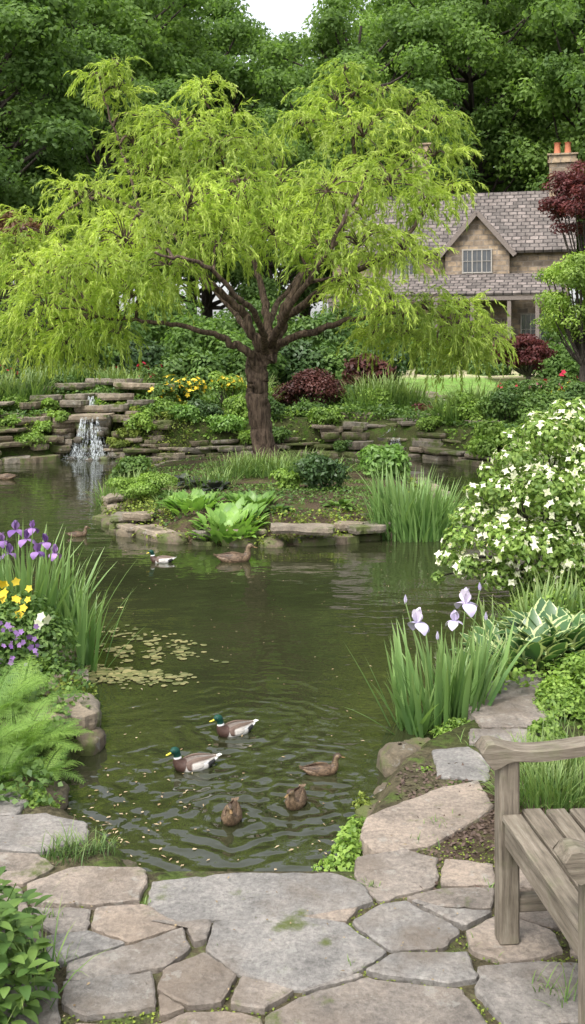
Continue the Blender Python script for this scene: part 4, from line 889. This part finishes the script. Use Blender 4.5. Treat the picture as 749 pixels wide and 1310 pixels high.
def chim(cx,cy,w,dd,z0,z1):
    for (hh0,hh1,e) in((z0,z1-.45,0),(z1-.45,z1-.3,.08),(z1-.3,z1-.08,.02),(z1-.08,z1,.1)):
        a,b=cx-w/2-e,cx+w/2+e; c,d=cy-dd/2-e,cy+dd/2+e
        quadf(t,(a,c,hh0),(b,c,hh0),(b,c,hh1),(a,c,hh1));quadf(t,(b,c,hh0),(b,d,hh0),(b,d,hh1),(b,c,hh1));quadf(t,(a,d,hh0),(a,c,hh0),(a,c,hh1),(a,d,hh1));quadf(t,(b,d,hh0),(a,d,hh0),(a,d,hh1),(b,d,hh1));quadf(t,(a,c,hh1),(b,c,hh1),(b,d,hh1),(a,d,hh1));quadf(t,(a,d,hh0),(b,d,hh0),(b,c,hh0),(a,c,hh0))
chim(2.75,3.4,1.25,.9,5.5,10.2); chim(-4.2,4.2,.9,.8,6,11.2)
t.obj('chimney',[M_wall],False,parent=hs)
t=MB()
for cx in(2.5,3.0): tube(t,[(cx,3.4,10.2),(cx,3.4,10.3),(cx,3.4,10.75),(cx,3.4,10.8)],[.19,.16,.14,.18],12)
t.obj('chimney_pot',[M_pot],parent=hs)
# ------------------------------------------------------------ bench
m,nt,out=newmat('weathered_teak'); M_teak=m
v=attr(nt,'uvt').outputs['Vector']; n1=noise(nt,1,7,.7,vec=v,sc=(6,70,70)); n2=noise(nt,5,4)
c=ramp(nt,n1,[(.25,(.06,.05,.04)),(.5,(.17,.143,.113)),(.75,(.27,.24,.195))]); c=mix(nt,1.0,c,ramp(nt,n2,[(.3,(.6,.6,.55)),(.7,(1.2,1.2,1.18))]),'MULTIPLY')
c=mix(nt,ramp(nt,noise(nt,9,5),[(.55,(0,0,0)),(.72,(.5,.5,.5))]),c,(.11,.12,.06))
p=nd(nt,'ShaderNodeBsdfPrincipled',inp={'Roughness':.8,'Specular IOR Level':.25}); lk(nt,c,p.inputs['Base Color']); lk(nt,bump(nt,n1,.8,.005),p.inputs['Normal']); lk(nt,p.outputs[0],out.inputs[0])
bx,by=.676+.01,3.25; bn=empty('garden_bench',(bx,by,ZP)); bn.rotation_euler=(0,0,radians(6))
BL=.70; rr=R(4)
def bb(nm,c,s,M=None):
    t=MB(); box(t,c,s,0,M,.006,rr.uniform()); t.obj(nm,[M_teak],False,parent=bn)
for yy in(0,-BL):
    bb('front_leg',(0,yy,.30),(.066,.062,.60)); 
    c,s=cos(.12),sin(.12)
    bb('back_leg',(.56,yy,.21),(.06,.06,.42)); bb('back_post',(.595,yy,.665),(.055,.06,.52),[[c,0,s],[0,1,0],[-s,0,c]])
    bb('side_rail',(.28,yy,.35),(.50,.045,.075)); bb('side_stretcher',(.28,yy,.12),(.50,.04,.05))
    t=MB(); xs_=np.linspace(0,1,34); top=[];bot=[]
    for q in xs_:
        X_=-.095+.70*q; zt=.632+.022*math.exp(-((q-.03)/.10)**2)-.014*sin(pi*min(1,q/.5)); th=.040+.050*math.exp(-((q-.055)/.06)**2)
        rf=math.sqrt(max(0,1-((.07-q)/.07)**2)) if q<.07 else 1; mid=zt-.038
        top.append((X_,zt if rf==1 else mid+(zt-mid)*rf)); bot.append((X_,zt-th if rf==1 else mid-(mid-(zt-th))*rf))
    n=len(top); w=.040; vv=[]
    for sgn in(-1,1):
        for (a,b) in top: vv.append((a,yy+sgn*w,b-.004))
        for (a,b) in bot: vv.append((a,yy+sgn*w,b+.004))
    for (a,b) in top: vv.append((a,yy-w+.008,b)); 
    for (a,b) in top: vv.append((a,yy+w-.008,b))
    F=[]
    T0,B0,T1,B1,TA,TB=0,n,2*n,3*n,4*n,5*n
    for i in range(n-1):
        F+=[[T0+i,T0+i+1,TA+i+1,TA+i],[TA+i,TA+i+1,TB+i+1,TB+i],[TB+i,TB+i+1,T1+i+1,T1+i],[T0+i+1,T0+i,B0+i,B0+i+1],[T1+i,T1+i+1,B1+i+1,B1+i],[B0+i,B1+i,B1+i+1,B0+i+1]]
    F+=[[T0,TA,TB,T1,B1,B0],[T0+n-1,B0+n-1,B1+n-1,T1+n-1,TB+n-1,TA+n-1]]
    vv=np.array(vv); t.add(vv,F,0,.3,np.stack([vv[:,0],vv[:,1]+3,vv[:,2]],1)); t.obj('armrest',[M_teak],False,parent=bn)
bb('front_apron',(-.004,-BL/2,.355),(.03,BL-.064,.075)); bb('back_apron',(.56,-BL/2,.355),(.03,BL-.064,.075))
for i,xx in enumerate((.005,.085,.165,.245,.325,.405,.485)):
    bb('seat_slat',(xx,-BL/2,.408-(.012*sin(pi*i/6))),(.066,BL+.03 if i else BL-.066,.022))
c,s=cos(.12),sin(.12)
bb('top_rail',(.628,-BL/2,.90),(.035,BL-.064,.09)); bb('lower_back_rail',(.575,-BL/2,.50),(.03,BL-.064,.05))
for kk in range(7): bb('back_slat',(.60,-BL*(kk+1)/8,.69),(.015,.045,.36),[[c,0,s],[0,1,0],[-s,0,c]])
# ------------------------------------------------------------ ducks
m,nt,out=newmat('duck_plumage'); M_duck=m
c=attr(nt,'col').outputs['Color']; n=noise(nt,60,4,.7,sc=(.45,1,1)); mr=attr(nt,'rnd').outputs['Fac']
mo=ramp(nt,n,[(.38,(.35,.32,.3)),(.6,(1.5,1.45,1.4))]); c=mix(nt,mr,c,mix(nt,1.0,c,mo,'MULTIPLY'))
p=nd(nt,'ShaderNodeBsdfPrincipled',inp={'Roughness':.55,'Specular IOR Level':.3}); lk(nt,c,p.inputs['Base Color']); lk(nt,bump(nt,n,.3,.004),p.inputs['Normal']); lk(nt,p.outputs[0],out.inputs[0])
M_eye=simple('duck_eye',(.01,.01,.01),.1,.8)
def duck(name,u,v,head,sc,drake,turn=0):
    t=MB()
    pth=[(-.30,0,.095,.012,.006),(-.255,0,.085,.048,.02),(-.19,0,.058,.082,.048),(-.10,0,.042,.108,.073),(.0,0,.036,.116,.084),(.09,0,.044,.106,.084),(.155,0,.07,.080,.074),(.185,0,.115,.052,.058),(.19,0,.16,.038,.045),(.197,0,.20,.036,.042),(.212,0,.232,.042,.045),(.238,0,.243,.040,.040),(.262,0,.238,.026,.028),(.278,0,.232,.012,.016)]
    q=catmull(pth,60); P=q[:,:3]; w=q[:,3]; h=q[:,4]; T=nz(np.gradient(P,axis=0)); N=np.stack([-T[:,2],T[:,1]*0,T[:,0]],1)
    seg=20; a=np.arange(seg)/seg*2*pi; V=[];
    for i in range(60): V.append(P[i]+np.outer(np.cos(a)*w[i],[0,1,0])+np.outer(np.sin(a)*h[i],N[i]))
    V=np.concatenate(V); s=np.repeat(np.linspace(0,1,60),seg); up=np.tile(np.sin(a),60)
    hd=s>.6; an=turn*sm((s-.6)/.2); dx=V[:,0]-.19; V2=V.copy(); V2[:,0]=.19+dx*np.cos(an)-V[:,1]*np.sin(an); V2[:,1]=dx*np.sin(an)+V[:,1]*np.cos(an); V=np.where(hd[:,None],V2,V)
    C=np.zeros((len(V),3)); rn=np.full(len(V),.25)
    if drake:
        C[:]=(.55,.53,.49); C[(up>.35)]=(.16,.13,.11); C[(s<.2)]=(.02,.02,.02); C[(s<.09)]=(.72,.70,.67); C[(s>.42)&(s<=.60)]=(.055,.03,.022); C[(s>.6)&(s<.635)]=(.75,.75,.73); C[s>=.635]=(.004,.045,.03); rn[s>.6]=0
    else:
        C[:]=(.13,.09,.055); C[up>.5]=(.07,.047,.03); C[s>.6]=(.16,.115,.07); C[(s>.62)&(up>.6)]=(.045,.03,.02); rn[:]=1; rn[s>.6]=.5
    i=np.arange(59)[:,None]*seg; j=np.arange(seg)[None,:]; j2=(j+1)%seg
    t.add(V,np.stack([i+j,i+j2,i+seg+j2,i+seg+j],-1).reshape(-1,4),0,rn,None,C)
    t.add(V[:seg],[list(range(seg))],0,.2,None,C[:seg])
    def hr(p):
        p=np.array(p,float); dx=p[:,0]-.19; r=p.copy(); r[:,0]=.19+dx*cos(turn)-p[:,1]*sin(turn); r[:,1]=dx*sin(turn)+p[:,1]*cos(turn); return r
    qb=catmull([(.258,0,.232,.014,.013),(.285,0,.224,.014,.009),(.312,0,.217,.017,.006),(.332,0,.214,.013,.004),(.336,0,.213,.004,.002)],12); V=[]
    for k in range(12): V.append(qb[k,:3]+np.outer(np.cos(a)*qb[k,3],[0,1,0])+np.outer(np.sin(a)*qb[k,4],[0,0,1]))
    V=hr(np.concatenate(V)); i=np.arange(11)[:,None]*seg; bc=(.55,.46,.05) if drake else (.17,.105,.045)
    t.add(V,np.stack([i+j,i+j2,i+seg+j2,i+seg+j],-1).reshape(-1,4),0,0,None,np.tile(bc,(len(V),1)))
    for sg in(-1,1):
        tube(t,hr([(.245,sg*.032,.250),(.245,sg*.0365,.251),(.245,sg*.039,.251)]),[.007,.006,.002],8,1)
    for sg in(-1,1):
        qw=catmull([(.12,sg*.075,.075,.012,.02),(.08,sg*.092,.075,.022,.048),(-.02,sg*.092,.085,.024,.058),(-.12,sg*.072,.092,.02,.046),(-.2,sg*.042,.10,.012,.026),(-.275,sg*.015,.112,.004,.006)],22); V=[]
        for k in range(22): V.append(qw[k,:3]+np.outer(np.cos(a)*qw[k,3],[0,1,-.25*sg])+np.outer(np.sin(a)*qw[k,4],[0,-.35*sg,1]))
        V=np.concatenate(V); ss=np.repeat(np.linspace(0,1,22),seg); C=np.zeros((len(V),3)); C[:]=(.48,.45,.41) if drake else (.10,.068,.042)
        sa_=np.tile(np.sin(a),22)
        if drake: C[(sa_>.35)]=(.12,.085,.065); C[(ss<.25)]=(.10,.065,.05); C[(ss>.55)&(ss<.68)&(sa_<.2)]=(.65,.65,.65)
        else: C[(ss>.5)&(ss<.9)]=(.065,.042,.026)
        i=np.arange(21)[:,None]*seg; t.add(V,np.stack([i+j,i+j2,i+seg+j2,i+seg+j],-1).reshape(-1,4),0,.3 if drake else 1,None,C)
    for kf in range(5):
        yo=(kf-2)*.016; strips(t,np.array([[-.26,yo*.7,.088+.004*kf]]),pi+(2-kf)*.14,.25,-.1,.075,.024,R(kf),4,'petal',.1,1,0,rnd=np.array([0.1])); t.C[-1][:,:3]=(.7,.68,.64) if drake else (.12,.08,.05)
    x,y=G(u,v,0); o=t.obj(name,[M_duck,M_eye]); o.location=(x,y,-.012*sc); o.rotation_euler=(0,0,radians(head)); o.scale=(sc,)*3; return o
duck('mallard_drake',248,982,204,.43,True,.2); duck('mallard_drake',300,938,212,.43,True,-.1)
duck('mallard_hen',412,989,8,.34,False); duck('duckling',297,1047,266,.37,False,.25); duck('duckling',379,1028,255,.37,False,-.35)
duck('mallard_drake',207,719,185,.45,True,.4); duck('mallard_hen',301,718,5,.65,False,-.2); duck('mallard_hen',100,686,20,.42,False); duck('mallard_hen',6,613,170,.7,False)
# ------------------------------------------------------------ floating bits
rng=R(99); t=MB(); n=900
x=rng.uniform(-5,3,n); y=3.4+rng.uniform(0,1,n)**1.3*12; s=sdist(x,y,pondP); si=sdist(x,y,islP); ok=(s<-.05)&(si>.1); x,y=x[ok],y[ok]; n=len(x)
N=nz(rng.normal(size=(n,3))*.06+np.array([0,0,1])); qleaves(t,np.stack([x,y,np.full(n,.005)],1),N,rng.uniform(.008,.028,n),rng.uniform(.006,.014,n),rng,0,fold=.03)
n=260; x=np.concatenate([rng.normal(-.75,.18,n//2),rng.normal(.2,.15,n//2)]); y=np.concatenate([rng.normal(4.3,.45,n//2),rng.normal(3.85,.25,n//2)]); s=sdist(x,y,pondP); ok=s<-.01; x,y=x[ok],y[ok]; n=len(x)
qleaves(t,np.stack([x,y,np.full(n,.005)],1),nz(rng.normal(size=(n,3))*.06+np.array([0,0,1])),rng.uniform(.010,.03,n),rng.uniform(.006,.014,n),rng,0,fold=.03)
t.obj('floating_leaf_litter',[leafmat('fallen_petal',(.22,.14,.07),(.5,.40,.27),.1,.7)])
t=MB(); 
for (u,v,n,sx,sy) in ((170,845,420,.16,.28),(200,862,220,.16,.1),(150,825,200,.16,.34),(135,865,160,.08,.12),(225,838,90,.08,.2),(460,1045,70,.06,.06)):
    cx,cy=G(u,v)
    for _ in range(n):
        x=cx+rng.normal()*sx; y=cy+rng.normal()*sy; r=rng.uniform(.008,.026)
        if fnoise(np.array([[x,y]]),5,6)[0]<-.1: continue
        a=np.arange(7)/7*2*pi+rng.uniform(0,6); q=np.stack([x+r*np.cos(a)*rng.uniform(.7,1.2),y+r*np.sin(a),np.full(7,.004+rng.uniform(0,.004))],1); t.add(q,[list(range(7))],0,rng.uniform())
t.obj('lily_pad_patch',[leafmat('lily_pad',(.10,.12,.035),(.28,.25,.11),.1,.6)])
# ------------------------------------------------------------ light & camera
w=bpy.data.worlds.new('World'); scene.world=w; w.use_nodes=True; nt=w.node_tree; bg=nt.nodes['Background']
sk=nt.nodes.new('ShaderNodeTexSky'); sk.sky_type='NISHITA'; sk.sun_disc=False; EL,AZ=radians(58),radians(215)
sk.sun_elevation=EL; sk.sun_rotation=AZ; sk.dust_density=4; sk.air_density=1.0; sk.ozone_density=1
hsv=nt.nodes.new('ShaderNodeHueSaturation'); hsv.inputs['Saturation'].default_value=.25; hsv.inputs['Value'].default_value=2.7; nt.links.new(sk.outputs[0],hsv.inputs['Color']); nt.links.new(hsv.outputs[0],bg.inputs[0]); bg.inputs[1].default_value=.15
sd=bpy.data.lights.new('sun','SUN'); sd.energy=2.5; sd.angle=radians(14); sd.color=(1,.96,.9); so=bpy.data.objects.new('sun',sd); scene.collection.objects.link(so)
from mathutils import Vector
dv=Vector((sin(AZ)*cos(EL),cos(AZ)*cos(EL),sin(EL))); so.rotation_euler=dv.to_track_quat('Z','Y').to_euler(); so.location=dv*50
cd=bpy.data.cameras.new('camera'); co=bpy.data.objects.new('camera',cd); scene.collection.objects.link(co); co.location=(0,0,CH); co.rotation_euler=(radians(90),0,0)
cd.sensor_fit='VERTICAL'; cd.sensor_height=36; cd.lens=36*FL/1310; cd.shift_y=-200/1310; cd.clip_end=2000; cd.clip_start=.05; scene.camera=co
scene.view_settings.view_transform='Standard'; scene.view_settings.look='None'; scene.view_settings.exposure=0
